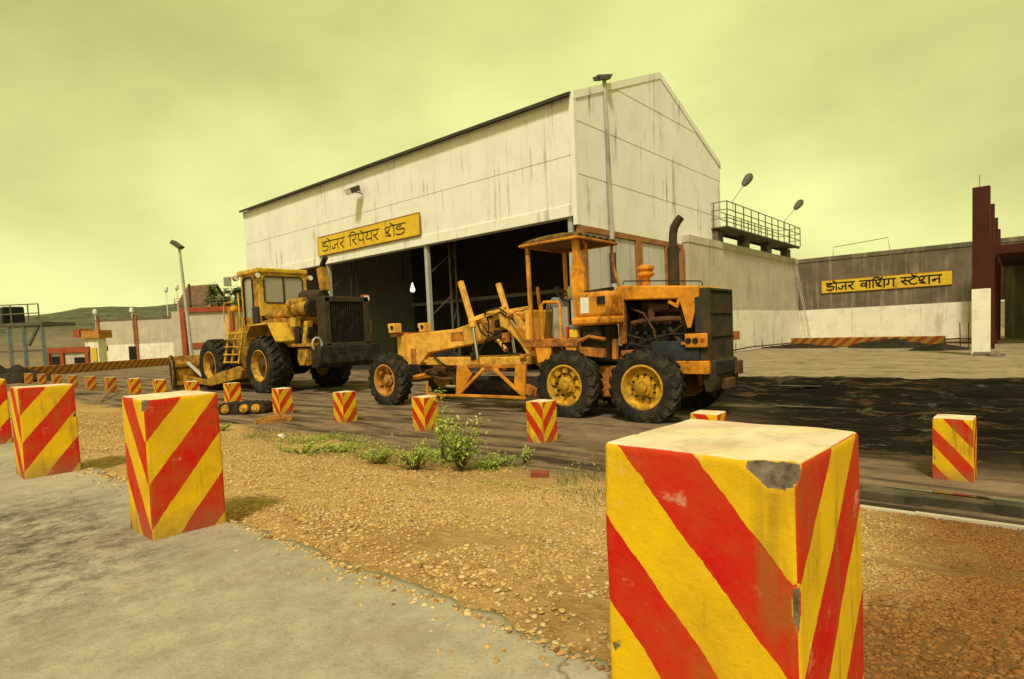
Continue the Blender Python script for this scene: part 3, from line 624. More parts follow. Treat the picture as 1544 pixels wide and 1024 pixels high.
# ------------------------------------------------------------------ washing bay walls
w1 = thing('side_wall', 'tall beige concrete wall with whitewashed base below the catwalk', 'wall', (.2, 18.7, 0))
mb = MB(); mb.box(-.15, .15, -9.55, 9.5, 2.35, 5.72); part('upper_wall', mb, m_conc, w1)
mb = MB(); mb.box(-.15, .175, -9.57, 9.5, 0, 2.36); part('whitewashed_base', mb, m_wwash, w1)
mb = MB(); mb.box(-.18, .19, -9.60, 9.5, 5.71, 6.08); part('coping', mb, m_conc, w1, .015)
w2 = thing('washing_bay_wall', 'dark weathered concrete wall with whitewashed base carrying a yellow sign', 'wall', (6.1, 28.2, 0))
mb = MB(); mb.box(-6.1, 12, -.15, .15, 2.34, 5.78); part('upper_wall', mb, m_concdk, w2)
mb = MB(); mb.box(-6.1, 5.15, -.175, .15, 0, 2.35); part('whitewashed_base', mb, m_wwash, w2)
mb = MB(); mb.box(-6.1, 12, -.20, .17, 5.77, 6.06); part('coping', mb, m_concdk, w2, .015)
# row of piers, the nearest with a white foot
PX = (11.3, 11.84)
for i, y in enumerate((9.95, 14.95, 20.1, 25.6)):
    t = thing('pier', ['tall maroon pier with a white painted foot','dark maroon pier directly behind the white footed one','dark maroon pier, third in the row from the white footed one','dark maroon pier standing nearest the washing bay wall'][i], 'pier', ((PX[0]+PX[1])/2, y, 0), 0, 'piers of the washing bay')
    d = .55
    mb = MB(); mb.box(-.265, .265, 0, d, 2.53, 6.37); part('upper_shaft', mb, m_maroon, t, .01)
    mb = MB(); mb.box(-.28, .28, -.012, d+.01, 0, 2.535); part('painted_foot', mb, m_wwash if i == 0 else m_maroon, t, .012)
    if i == 0:
        mb = MB(); mb.tube([(-.05,.2,6.3),(-.06,.2,6.85)], .012, 5); part('rod', mb, m_rail, t)
mb = MB(); mb.box(-.4, .35, -.32, .12, -.02, .14); mb.T = Matrix.Rotation(.4, 4, 'Z'); mb.box(-.1, .4, -.5, -.2, -.02, .10)
tag(obj('rubble_block', mb.mesh('rubble_block', m_concdk), None, (11.75, 9.85, 0), .03), 'low dark lump of broken concrete at the foot of the white footed pier', 'rubble')
# dark open bay beyond the piers
t = thing('open_bay', 'dark roofed bay beyond the maroon piers', 'building', (17, 22, 0))
mb = MB(); mb.box(-5.1, 14, -4.6, 6.5, 4.35, 4.75); part('roof', mb, m_maroon, t)
mb = MB(); mb.box(-5.0, 14, 6.0, 6.15, 0, 4.35); part('rear_wall', mb, m_concdk, t)
mb = MB(); mb.box(13.8, 14, -4.5, 6.0, 0, 4.35); part('end_wall', mb, m_concdk, t)
for x in (2., 8.):
    mb = MB(); mb.box(x-.2, x+.2, -4.4, -4., 0, 4.36); part('column', mb, m_maroon, t)
# pipe frame standing on the washing bay wall
mb = MB(); z0 = 6.05; mb.tube([(2.64,28.2,z0),(2.64,28.2,6.68),(5.95,28.2,6.92),(6.07,28.2,z0)], .022, 6)
tag(obj('bent_pipe', mb.mesh('bent_pipe', m_rail)), 'thin bent pipe standing as a hoop on top of the washing bay wall', 'pipe')
# ladder leaning in the corner
t = thing('ladder', 'thin pale ladder leaning in the corner of the washing bay', 'ladder', (1.35, 27.2, 0))
a0, a1 = Vector((0,-.22,0)), Vector((0,.22,0)); b0, b1 = Vector((-1.0,-.22,6.15)), Vector((-1.0,.22,6.15))
for a, b_ in ((a0,b0),(a1,b1)):
    mb = MB(); mb.tube([a, b_], .028, 6); part('rail', mb, m_pole, t)
for i in range(1, 18):
    f = i/18; mb = MB(); mb.tube([a0.lerp(b0, f), a1.lerp(b1, f)], .014, 5); part('rung', mb, m_pole, t)
# striped beam on the ground with a mud heap against it
k0 = np.array([1.87, 20.8, 0]); k1 = np.array([9.84, 17.72, 0]); L_ = np.linalg.norm(k1-k0)
t = thing('striped_barrier', 'long low barrier with faded red and yellow stripes on the washing bay floor', 'barrier', tuple((k0+k1)/2), math.atan2(*(k1-k0)[[1,0]]))
mb = MB(); mb.box(-L_/2, L_/2, -.15, .15, 0, .55); part('beam', mb, m_kerbst, t, .03)
def heap(name, cx, cy, rx, ry, h, label, m, rot=0, seed=1, cat='mud heap'):
    n = 40; u = np.linspace(-1, 1, n); X, Y = np.meshgrid(u, u); r = np.sqrt(X**2+Y**2)+.5*fbm(X*2+seed, Y*2+seed, 3)
    Z = h*np.clip(1-r, 0, 1)**.7*(1+1.4*fbm(X*5+seed, Y*5, 4))-.03
    c, s = math.cos(rot), math.sin(rot); XX = cx+X*rx*c-Y*ry*s; YY = cy+X*rx*s+Y*ry*c
    tag(obj(name, grid_mesh(name, XX, YY, Z, m)), label, cat)
rot = math.atan2(*(k1-k0)[[1,0]])
heap('mud_heap', 7.5, 17.7, 2.2, .9, .48, 'heap of black mud against the striped barrier', m_mud, rot, 2.2)
heap('mud_heap', 2.6, 19.4, 2.6, 1.0, .26, 'low spread of black mud by the inner end of the striped barrier', m_mud, rot, 5.1)
# rods and hose by the first pier, pipes along the side wall
for i, (px, py) in enumerate(((1447,487),(1460,487))):
    b_ = gnd(px+1, 524); hgt = heightat(px, py, b_); mb = MB(); mb.tube([(b_[0],b_[1],0),(b_[0]-.02,b_[1],hgt)], .022, 6)
    tag(obj('steel_rod', mb.mesh('steel_rod', m_rust)), 'thin steel rod standing upright beside the white footed pier', 'rod', 'upright rods beside the pier')
b0 = gnd(1425, 512); b1 = gnd(1462, 518)
mb = MB(); mb.tube([(9.6,17.9,.35),(10.4,17.2,.42),(11.2,16.4,.40)], .03, 6); mb.tube([(9.7,17.6,.2),(10.5,16.9,.25),(11.2,16.3,.22)], .03, 6)
tag(obj('pipe_bundle', mb.mesh('pipe_bundle', m_rust)), 'two rusty pipes between the striped barrier and the white footed pier', 'pipe')
mb = MB(); mb.tube([(.62,13.2,.12),(.66,17,.2),(.6,21,.14),(.9,24,.12),(2.2,27.2,.15)], .04, 7)
for y in (14.5, 19, 23): mb.tube([(.6,y,0),(.62,y,.55)], .02, 5)
tag(obj('ground_pipe', mb.mesh('ground_pipe', m_rust)), 'rusty pipe running along the foot of the beige side wall', 'pipe')
mb = MB(); mb.box(.37, .55, 13.9, 14.25, 1.55, 2.0); mb.tube([(.45,14.05,1.55),(.45,14.05,.1)], .025, 6)
tag(obj('switch_box', mb.mesh('switch_box', m_brownsteel), None, None, .01), 'small rusty switch box on the whitewashed base of the side wall', 'box')
heap('mud_heap', 9.9, 14.6, 1.3, .7, .30, 'small black heap between the pipes and the white footed pier', m_mud, .3, 8.4)

# catwalk on the side wall
t = thing('catwalk', 'steel catwalk with open railing on stub columns above the side wall', 'catwalk', (0, 19.7, 6.07))
Y0, Y1, X0_, X1_ = -6.86, 6.9, -.55, .9
mb = MB(); mb.box(X0_, X1_, Y0, Y1, .69, .76); part('deck', mb, m_rail, t, .01)
mb = MB()
for x in (X0_+.15, X1_-.08): mb.box(x-.05, x+.05, Y0+.05, Y1-.05, .60, .69)
part('deck_beam', mb, m_darkroof, t)
for y in (-6.3, -2.1, 2.1, 6.3):
    mb = MB(); mb.box(-.15, .30, y-.42, y+.42, -.01, .60); part('stub_column', mb, m_concdk, t)
H_ = 1.30
perim = [(X1_, Y0), (X1_, Y1), (X0_, Y1), (X0_, Y0), (X1_, Y0)]
for (xa_, ya_), (xb_, yb_) in zip(perim[:-1], perim[1:]):
    L = math.hypot(xb_-xa_, yb_-ya_); n = max(2, round(L/1.2))
    for i in range(n):
        f = i/n; x, y = xa_+(xb_-xa_)*f, ya_+(yb_-ya_)*f; mb = MB(); mb.box(x-.025, x+.025, y-.025, y+.025, .74, .76+H_); part('railing_post', mb, m_rail, t)
    for z in (.42, .86, 1.28):
        mb = MB(); mb.bar((xa_, ya_, .76+z), (xb_, yb_, .76+z), .04, .04); part('rail', mb, m_rail, t)
for (hx, hy, fx, fy, lab) in ((1131,265,1105,303,'street lamp head on a slanted arm at the middle of the catwalk'),(1208,304,1183,333,'street lamp head on a slanted arm at the far end of the catwalk')):
    a = plane(fx, fy, (X1_,0,0), (1,0,0)); b_ = plane(hx, hy, (X1_+.3,0,0), (1,0,0)); t2 = thing('catwalk_lamp', lab, 'lamp', tuple(a), 0, 'lamps on the catwalk')
    d = Vector(b_-a); mb = MB(); mb.tube([(0,0,-.6),(0,0,0), d*.55, d*.95], .03, 6); part('arm', mb, m_pole, t2)
    dn = d.normalized(); mb = MB(); mb.tube([d*.58, d*.66, d*.78, d*.92, d*1.0, d*1.02], [.05,.16,.22,.24,.17,.04], 10); part('lamp_head', mb, m_lampdk, t2)

# ------------------------------------------------------------------ lamp poles
b_ = at(930, 24.2); tp = plane(911, 118, b_, HD); Vt = Vector(tp-b_)
t = thing('lamp_post', 'tall pale lamp pole standing before the gable end of the shed', 'lamp post', tuple(b_))
mb = MB(); mb.tube([(0,0,-.05), Vt*.35, Vt*.7, Vt], [.13,.115,.10,.085], 12); part('pole', mb, m_pole, t)
mb = MB(); mb.tube([Vt*.30, Vt*.405], [.135,.128], 12); part('pole_band', mb, m_darkroof, t)
mb = MB(); mb.box(-.3, .3, -.3, .3, -.05, .06); part('base_plate', mb, m_steel, t)
T = Matrix.Translation(Vt) @ Matrix.Rotation(YAW, 4, 'Z') @ Matrix.Rotation(R(18), 4, 'X')
mb = MB(); mb.T = T; mb.prism([(-.20,-.06),(.20,-.06),(.30,.12),(-.30,.12)], 'y', -.30, .22); mb.T = T @ Matrix.Translation((-.24,.1,-.04)); mb.prism([(-.14,-.04),(.14,-.04),(.2,.1),(-.2,.1)], 'y', -.26, .12); part('lamp_head', mb, m_lampdk, t, .01)
b_ = at(289, 45); tp = plane(270, 372, b_, HD); Vt = Vector(tp-b_)
t = thing('lamp_post', 'slim lamp pole standing beyond the wheel dozer blade', 'lamp post', tuple(b_))
mb = MB(); mb.tube([(0,0,-.05), Vt*.5, Vt], [.14,.12,.09], 10); part('pole', mb, m_pole, t)
T = Matrix.Translation(Vt) @ Matrix.Rotation(YAW, 4, 'Z')
mb = MB(); mb.T = T; mb.prism([(-.55,.25),(.05,-.2),(.3,-.02),(-.35,.5)], 'y', -.3, .3); part('lamp_head', mb, m_lampdk, t, .02)

# ------------------------------------------------------------------ far compound on the left
Yaw = YAW
def rectwall(px0, px1, d, z0, z1, th, name, m, parent, org):
    a = at(px0, d)-org; b_ = at(px1, d)-org; mb = MB(); a = Vector((a[0],a[1],0)); b_ = Vector((b_[0],b_[1],0)); dr = (b_-a).normalized(); n = Vector((-dr.y, dr.x, 0))*th
    mb.add([a+Vector((0,0,z0)), b_+Vector((0,0,z0)), b_+n+Vector((0,0,z0)), a+n+Vector((0,0,z0)), a+Vector((0,0,z1)), b_+Vector((0,0,z1)), b_+n+Vector((0,0,z1)), a+n+Vector((0,0,z1))],
           [(0,3,2,1),(4,5,6,7),(0,1,5,4),(1,2,6,5),(2,3,7,6),(3,0,4,7)]); return part(name, mb, m, parent)
org = at(205, 76)
t = thing('compound_wall', 'long grey wall with whitewashed base far behind the row of striped blocks', 'wall', tuple(org))
rectwall(147, 285, 76, 2.3, 5.5, .4, 'upper_wall', m_conc, t, org); rectwall(147, 285, 75.95, -.02, 2.32, .45, 'whitewashed_base', m_wwash, t, org)
rectwall(147, 285, 75.9, 5.45, 5.65, .5, 'coping', m_concdk, t, org)
for px in (150, 205, 207, 266):
    rectwall(px-2.2, px+1.6, 75.8, 2.2 if px < 206 else .02, 6.0, .3, 'pilaster', m_brownsteel, t, org)
rectwall(194, 205, 75.75, .0, 2.05, .2, 'doorway', m_signK, t, org)
for px in (148, 203):
    p = at(px, 75.6); mb = MB(); q = Vector((p[0]-org[0], p[1]-org[1], 6.2)); mb.tube([q+Vector((0,0,-.6)), q], .05, 6); mb.tube([q+Vector((0,0,-.02)), q+Vector((0,0,.2)), q+Vector((0,0,.55)), q+Vector((0,0,.75))], [.06,.24,.24,.06], 10); part('globe_lamp', mb, m_white, t)
org = at(310, 70)
t = thing('panel_building', 'grey panelled building with red brown frame and rooftop railing behind the wheel dozer', 'building', tuple(org))
rectwall(276, 352, 70.3, 0, 5.7, 6, 'wall', m_conc, t, org); rectwall(274, 354, 70, 5.7, 6.25, 6.4, 'roof_beam', m_redbrown, t, org)
for px in (278, 350): rectwall(px-3.5, px+3.5, 69.9, 0, 5.72, .5, 'column', m_redbrown, t, org)
rectwall(284, 346, 70.1, 1.5, 2.1, .3, 'band', m_redbrown, t, org)
for i in range(9):
    px = 268+i*10.5; rectwall(px, px+.7, 70.5, 6.2, 7.4, .06, 'railing_post', m_rail, t, org)
for z in (6.7, 7.05, 7.38): rectwall(268, 352, 70.5, z, z+.05, .05, 'rail', m_rail, t, org)
rectwall(262, 276, 70.4, 0, 5.9, .6, 'side_pillar', m_conc, t, org)
for px, h in ((257,9.3),(273,9.5)):
    b_ = at(px, 78); mb = MB(); mb.tube([(0,0,0),(0,0,h-.4)], .06, 6); mb.tube([(0,0,h-.45),(0,0,h-.2),(0,0,h+.25),(0,0,h+.4)], [.06,.26,.26,.06], 10)
    tag(obj('globe_lamp_post', mb.mesh('globe_lamp_post', m_white), None, tuple(b_)), 'pale round lamp on a thin post above the panelled building', 'lamp post', 'round lamps above the panelled building')
for px, py in ((291,428),(323,432)):
    b_ = at(px+1, 82); h = heightat(px, py, b_); mb = MB(); mb.tube([(0,0,0),(0,0,h)], .16, 8)
    tag(obj('vent_pipe', mb.mesh('vent_pipe', m_rust), None, tuple(b_)), 'thin brown pipe rising beside the slim lamp pole' if px < 300 else 'thin brown pipe rising in front of the brown roofed house', 'pipe', 'pipes behind the panelled building')
org = at(314, 92); t = thing('house', 'house with brown pitched roof showing above the panelled building', 'house', tuple(org), YAW-.25)
mb = MB(); mb.box(-2.6, 2.2, -2, 2, 0, 8.2); mb.prism([(-2,8.2),(2,8.2),(0,10.6)], 'x', -2.6, 2.2); part('wall', mb, m_wwash, t)
for s_ in (-1, 1):
    mb = MB(); mb.prism([(s_*2.6,7.75),(0,10.85),(0,11.1),(s_*2.6,8.0)], 'x', -3.0, 2.5); part('roof', mb, m_roofti, t)
# booth
org = at(105, 60); t = thing('booth', 'small white booth with red brown frame and yellow canopy far behind the striped blocks', 'booth', tuple(org))
rectwall(72, 131, 60, 0, 2.0, 2.5, 'wall', m_conc, t, org); rectwall(68, 134, 59.8, 1.6, 2.15, 2.9, 'roof_beam', m_redbrown, t, org)
for px in (71, 92, 130): rectwall(px-2.5, px+2.5, 59.75, 0, 1.6, .3, 'column', m_redbrown, t, org)
rectwall(77, 89, 59.9, 0, 1.3, .2, 'doorway', m_signK, t, org); rectwall(111, 126, 59.9, .3, 1.1, .2, 'window', m_signK, t, org)
rectwall(129, 149, 60, 0, 3.0, 1.2, 'gate_pillar', m_wwash, t, org); rectwall(124, 151, 59.7, 2.95, 3.75, 2, 'canopy', m_rim_o, t, org); rectwall(113, 122, 59.7, 3.1, 3.9, 2, 'canopy_end', m_redbrown, t, org)
rectwall(137, 145, 59.85, .6, 2.0, .2, 'notice', m_signY, t, org)
# tank stand
org = at(38, 47); t = thing('tank_stand', 'steel stand with railed platform and black tank at the edge of the yard', 'tank stand', tuple(org))
for px in (17, 39, 67):
    for dd in (46.4, 49.4):
        a = at(px, dd)-org; mb = MB(); mb.box(a[0]-.13, a[0]+.13, a[1]-.13, a[1]+.13, -.02, 3.9); part('leg', mb, m_bluesteel, t)
def pxbar(name, p0, p1, w, m, par, org):
    a = at(p0[0], p0[1], p0[2])-np.array([org[0],org[1],0]); b_ = at(p1[0], p1[1], p1[2])-np.array([org[0],org[1],0]); mb = MB(); mb.bar(a, b_, w, w); part(name, mb, m, par)
rectwall(-14, 68, 46.2, 3.85, 4.1, 3.5, 'platform', m_lampdk, t, org)
for z in (1.9,): pxbar('brace', (-12,46.4,z), (68,46.4,z), .12, m_lampdk, t, org)
pxbar('brace', (45,46.4,2.3), (63,46.4,3.9), .16, m_lampdk, t, org)
for px in (-12, 4, 22, 48, 64): pxbar('railing_post', (px,46.3,4.05), (px,46.3,5.5), .08, m_rail, t, org)
for z in (4.8, 5.5): pxbar('rail', (-12,46.3,z), (64,46.3,z), .08, m_rail, t, org)
a = at(24, 47.6)-org; mb = MB(); mb.box(a[0]-.55, a[0]+.55, a[1]-.7, a[1]+.7, 4.08, 5.45); part('tank', mb, m_tank, t, .12)
# striped kerb across the yard
k0 = at(-25, 40); k1 = at(256, 58); L_ = np.linalg.norm(k1-k0)
t = thing('striped_barrier', 'long low red and yellow kerb across the yard before the far grey wall', 'barrier', tuple((k0+k1)/2), math.atan2(*(k1-k0)[[1,0]]))
mb = MB(); mb.box(-L_/2, L_/2, -.2, .2, -.02, .72); part('beam', mb, m_kerbst, t, .03)
p = at(2, 36); heap('coal_heap', p[0], p[1], 3.2, 2.4, 1.0, 'dark coal heap at the edge of the yard below the tank stand', m_mud, .3, 4.4, 'coal heap')

# ------------------------------------------------------------------ striped concrete blocks
import bmesh
from mathutils import noise as mnoise
def block_mesh(name, h, m, seed, chips=(), w=.165, n=14, wear=1.):
    """cast concrete block: rounded, uneven edges; chips are (centre, radius, depth)"""
    hx = np.array([w, w, (h+.06)/2]); cz = (h-.06)/2; V = []; F = []
    nz = int(n*1.9)
    for ax in range(3):
        for sg in (-1, 1):
            a, b_ = [(1,2),(2,0),(0,1)][ax]; na_, nb_ = (nz if a == 2 else n), (nz if b_ == 2 else n); base = len(V)
            gr = lambda k_: -np.cos(np.linspace(0, math.pi, k_+1))*.35+np.linspace(-1, 1, k_+1)*.65
            for u in gr(na_):
                for v in gr(nb_):
                    p = np.zeros(3); p[ax] = sg*hx[ax]; p[a] = u*hx[a]; p[b_] = v*hx[b_]; V.append(p)
            for i in range(na_):
                for j in range(nb_):
                    q = (base+i*(nb_+1)+j, base+(i+1)*(nb_+1)+j, base+(i+1)*(nb_+1)+j+1, base+i*(nb_+1)+j+1); F.append(q if sg > 0 else q[::-1])
    V = np.array(V); CH = np.zeros(len(V)); so_ = Vector((seed*3.7, seed*1.3, seed*.7)); rj = random.Random(seed); tw = [rj.uniform(-.02, .02) for _ in range(4)]
    out = V.copy()
    for i, p in enumerate(V):
        r = .010; q = np.clip(p, -(hx-r), hx-r); d = p-q; L = np.linalg.norm(d); pp = q+d/max(L, 1e-9)*r if L > 1e-9 else p.copy()
        pv = Vector(p); sd = np.sort(hx-np.abs(p)); ed = sd[1]; we = math.exp(-(ed/.022)**2)
        nz_ = mnoise.fractal(pv*14+so_, 1., 2., 4); am = we*max(0., nz_-.52)*.034*wear
        inn = np.array([p[0], p[1], p[2] if hx[2]-abs(p[2]) < .03 else 0.]); inn /= np.linalg.norm(inn)
        pp = pp-inn*am; CH[i] = min(1, am/.006)*.9
        for c, R_, dp in chips:
            dd = np.linalg.norm((p-np.array([c[0], c[1], c[2]-cz]))/np.array(R_))
            if dd < 1.25:
                f_ = max(0., 1-(dd*(1+.45*mnoise.noise(pv*30+so_)))**1.5); pp = pp-inn*dp*f_*(1+.5*mnoise.noise(pv*55)); CH[i] = max(CH[i], 1. if f_ > .06 else 0.)
        k_ = 1+.0035*mnoise.noise(pv*7+so_)/w*.6
        t_ = (p[2]+hx[2])/(2*hx[2]); pp[0] = pp[0]*k_*(1.015-.02*t_)+tw[0]*.3*t_; pp[1] = pp[1]*k_*(1.015-.02*t_)+tw[1]*.3*t_
        if t_ > .5: pp[2] += tw[2]*.3*p[0]/w*.5+.003*mnoise.noise(pv*9+so_)
        pp[2] += cz; out[i] = pp
    bm = bmesh.new(); lay = bm.verts.layers.float.new('chip'); bv = []
    for p, c in zip(out, CH):
        v = bm.verts.new(p); v[lay] = float(c); bv.append(v)
    for f in F: bm.faces.new([bv[i] for i in f])
    bmesh.ops.remove_doubles(bm, verts=bm.verts, dist=.0004)
    me = bpy.data.meshes.new(name); bm.to_mesh(me); bm.free(); me.materials.append(m)
    me.polygons.foreach_set('use_smooth', [True]*len(me.polygons)); me.set_sharp_from_angle(angle=R(60)); me.update(); return me
BZ = .762; BH = .672; GRP = 'striped blocks along the concrete road'; GRS = 'striped blocks along the yard'
front = obj('bollard', block_mesh('bollard', BH, m_stripe_b, 3, [((.160,-.176,BH), (.056,.028,.032), .028), ((.176,-.176,.455), (.009,.009,.030), .008)], .176, 46), None, (12.286, -17.79, BZ)); front.rotation_euler.z = R(-3.5); tag(front, 'red and yellow striped concrete block with a broken top corner', 'bollard', GRP)
b2 = obj('bollard', block_mesh('bollard', BH-.012, m_stripe_c, 8, [((.165,-.165,BH-.03), (.02,.02,.035), .010)], .165, 30), None, (9.53, -17.81, BZ)); b2.rotation_euler.z = R(-2); tag(b2, 'striped concrete block with white scuffs low on its red band, stained concrete around its foot', 'bollard', GRP)
b3 = obj('bollard', block_mesh('bollard', BH-.02, m_stripe_c, 12, (), .165, 24), None, (7.215, -17.86, BZ)); tag(b3, 'striped concrete block beside the scuffed one, farther along the concrete road edge', 'bollard', GRP)
b4 = obj('bollard', block_mesh('bollard', BH-.02, m_stripe_c, 15, (), .165, 20), None, (4.86, -17.87, BZ)); tag(b4, 'striped concrete block next in the road edge row, cut by the picture edge', 'bollard', GRP)
for o in (b3, b4): o.rotation_euler.z = R(random.uniform(-2, 2))
SB = [block_mesh('bollard', .62, m_stripe, 21), block_mesh('bollard', .60, m_stripe2, 22), block_mesh('bollard', .60, m_stripe_d, 23)]
def colx(px, y): 
    p = plane(px, 560, (0, y, 0), (0, 1, 0)); return float(p[0])
small = [(1440,-11.55,0,'striped block standing in dark mud beside the long puddle'),(1066,-12.0,1,'striped block beside the rear wheels of the grader, next to the long puddle'),(814,-11.9,0,'striped block in front of the forward rear wheel of the grader'),
         (638,-12.0,1,'striped block beside the green weed, its lower corner blackened'),(517,-12.05,0,'striped block before the front wheel of the grader'),(423,-11.95,1,'striped block with rusty plate lying at its foot'),
         (348,-11.6,0,'striped block at the far end of the scrap track chain')]
for i, (px, y, k_, lab) in enumerate(small):
    x = colx(px, y); o = obj('bollard', SB[k_], None, (x, y, float(gz(x, y))-.005)); o.rotation_euler.z = R(random.uniform(-4, 4)); tag(o, lab, 'bollard', GRS)
for px in (288, 239, 201, 165, 135, 108, 84, 62, 42):
    y = -11.5; x = colx(px, y); o = obj('bollard', SB[2 if px < 180 else 1], None, (x, y, float(gz(x, y))-.005)); o.rotation_euler.z = R(random.uniform(-4, 4))
    tag(o, {288:'small striped block in front of the dozer blade push beam',239:'small striped block in front of the near end of the dozer blade',201:'small striped block beside the leaning pale stick'}.get(px, 'small striped block in the far row leading to the tank stand'), 'bollard', 'striped blocks of the far row')

# ------------------------------------------------------------------ machines: shared wheel builder
def tyre_mesh(Rr_, w, rim, nl, lug=.035, ang=.26, sw=.36):
    mb = MB(); h = w/2
    mb.lathe([(rim,-h*.72),(rim+.03,-h*.90),((Rr_+rim)/2,-h*1.02),(Rr_-.09,-h*.98),(Rr_-.02,-h*.80),(Rr_-.005,-h*.4),(Rr_,0),(Rr_-.005,h*.4),(Rr_-.02,h*.80),(Rr_-.09,h*.98),((Rr_+rim)/2,h*1.02),(rim+.03,h*.90),(rim,h*.72),(rim-.02,0),(rim,-h*.72)], (0,0,0), 'y', 48)
    for sd in (-1, 1):
        for k_ in range(nl):
            a0 = 2*math.pi*(k_+(.5 if sd > 0 else 0))/nl; da = sw*2*math.pi/nl/2
            st = [(.00, Rr_+lug, 0), (.55, Rr_+lug*.95, ang*.6), (.86, Rr_+lug*.6, ang), (1.05, Rr_-.10*Rr_/.64, ang*1.08)]; vs = []
            for fy, rr, aa in st:
                for q in (-da, da):
                    a = a0+aa+q; vs.append((rr*math.cos(a), sd*h*fy, rr*math.sin(a)))
                for q in (-da*1.25, da*1.25):
                    a = a0+aa+q; r2 = rr-lug*2.2 if fy < 1 else rr-.02; vs.append((r2*math.cos(a), sd*h*(fy if fy < 1 else .93), r2*math.sin(a)))
            fs = []
            for j in range(3):
                b0_ = j*4; c0 = b0_+4; fs += [(b0_, b0_+1, c0+1, c0), (b0_+2, b0_, c0, c0+2), (b0_+1, b0_+3, c0+3, c0+1)]
            fs += [(0,2,3,1), (12,13,15,14)]
            if sd < 0: fs = [tuple(reversed(f)) for f in fs]
            mb.add(vs, fs)
    return mb
def rim_mesh(rim, w, dish=.10, holes=0):
    mb = MB(); h = w/2
    mb.lathe([(rim+.035,h*.93),(rim+.005,h*.95),(rim-.02,h*.80),(rim-.035,h*.80-dish*.5),(rim*.80,h*.80-dish),(rim*.55,h*.80-dish*.9),(rim*.50,h*.80-dish*.75),(.001,h*.80-dish*.75)], (0,0,0), 'y', 36)
    mb.lathe([(rim+.02,-h*.9),(rim-.03,-h*.7),(rim*.7,-h*.3),(.001,-h*.3)], (0,0,0), 'y', 24)
    if holes:
        for i in range(holes):
            a = 2*math.pi*i/holes; mb.T = Matrix.Rotation(a, 4, 'Y') @ Matrix.Translation((rim*.80, h*.80-dish*.55, 0)); mb.box(-rim*.14, rim*.14, -.025, .04, -rim*.15, rim*.15); mb.T = None
    return mb
def hub_mesh(rim, w, dish=.10, nuts=10, r=.42):
    mb = MB(); h = w/2; y0 = h*.80-dish*.75
    mb.lathe([(rim*r,y0-.01),(rim*r,y0+.03),(rim*.26,y0+.05),(rim*.24,y0+.11),(rim*.14,y0+.13),(.001,y0+.13)], (0,0,0), 'y', 24); return mb
def nut_mesh(rim, w, dish, nuts, r):
    mb = MB(); h = w/2; y0 = h*.80-dish*.8
    for i in range(nuts):
        a = 2*math.pi*i/nuts; c = Vector((rim*r*math.cos(a), y0, rim*r*math.sin(a))); mb.cyl(c, c+Vector((0,.05,0)), rim*.062, rim*.05, 6)
    return mb
def wheel(par, tm, x, y, z, rm, hm, nm, rmat, side, rot=0, lab=None):
    o = obj('tyre', tm, par, (x, y, z)); o.rotation_euler = (0, rot, 0 if side > 0 else math.pi)
    if lab: o['label'] = lab
    for nme, me in (('rim', rm), ('hub', hm), ('wheel_nuts', nm)):
        c = obj(nme, me, o)
        if nme == 'wheel_nuts': c['kind'] = 'stuff'
    return o

# ------------------------------------------------------------------ motor grader  (x forward, y left = towards the road)
G = thing('motor_grader', 'orange motor grader with open canopy standing in front of the shed', 'grader', (6.94, -8.62, 0), R(181.5))
RT = .635; tmG = tyre_mesh(RT, .40, .36, 20, .03).mesh('tyre', m_rubber); 
rmA = rim_mesh(.36, .40, .10).mesh('rim', m_rim); rmB = rim_mesh(.36, .40, .10, 9).mesh('rim', m_rim); hmA = hub_mesh(.36, .40).mesh('hub', m_rim); nmA = nut_mesh(.36, .40, .10, 10, .60).mesh('wheel_nuts', m_grease)
rmC = rim_mesh(.36, .40, .16, 6).mesh('rim', m_rim_o); hmC = hub_mesh(.36, .40, .16).mesh('hub', m_rim_o); nmC = nut_mesh(.36, .40, .16, 8, .46).mesh('wheel_nuts', m_grease)
for sd in (1, -1):
    wheel(G, tmG, -.80, sd*1.0, .615, rmA, hmA, nmA, None, sd, .2); wheel(G, tmG, .80, sd*1.0, .615, rmB, hmA, nmA, None, sd, .5)
    wheel(G, tmG, 6.12, sd*.98, .62, rmC, hmC, nmC, None, sd, .35)
    mb = MB(); mb.prism([(-1.15,.48),(-1.0,.36),(1.0,.36),(1.15,.48),(1.1,.78),(.5,.95),(-.5,.95),(-1.1,.78)], 'y', sd*.52, sd*.74); part('tandem_case', mb, m_paint_w, G, .03)
mb = MB(); mb.box(-1.9, 1.9, -.42, .42, .78, 1.02); mb.box(-.25, .25, -.62, .62, .5, .8); mb.cyl((-.8,-1,.615),(-.8,1,.615),.09); mb.cyl((.8,-1,.615),(.8,1,.615),.09); part('rear_frame', mb, m_grease, G, .02)
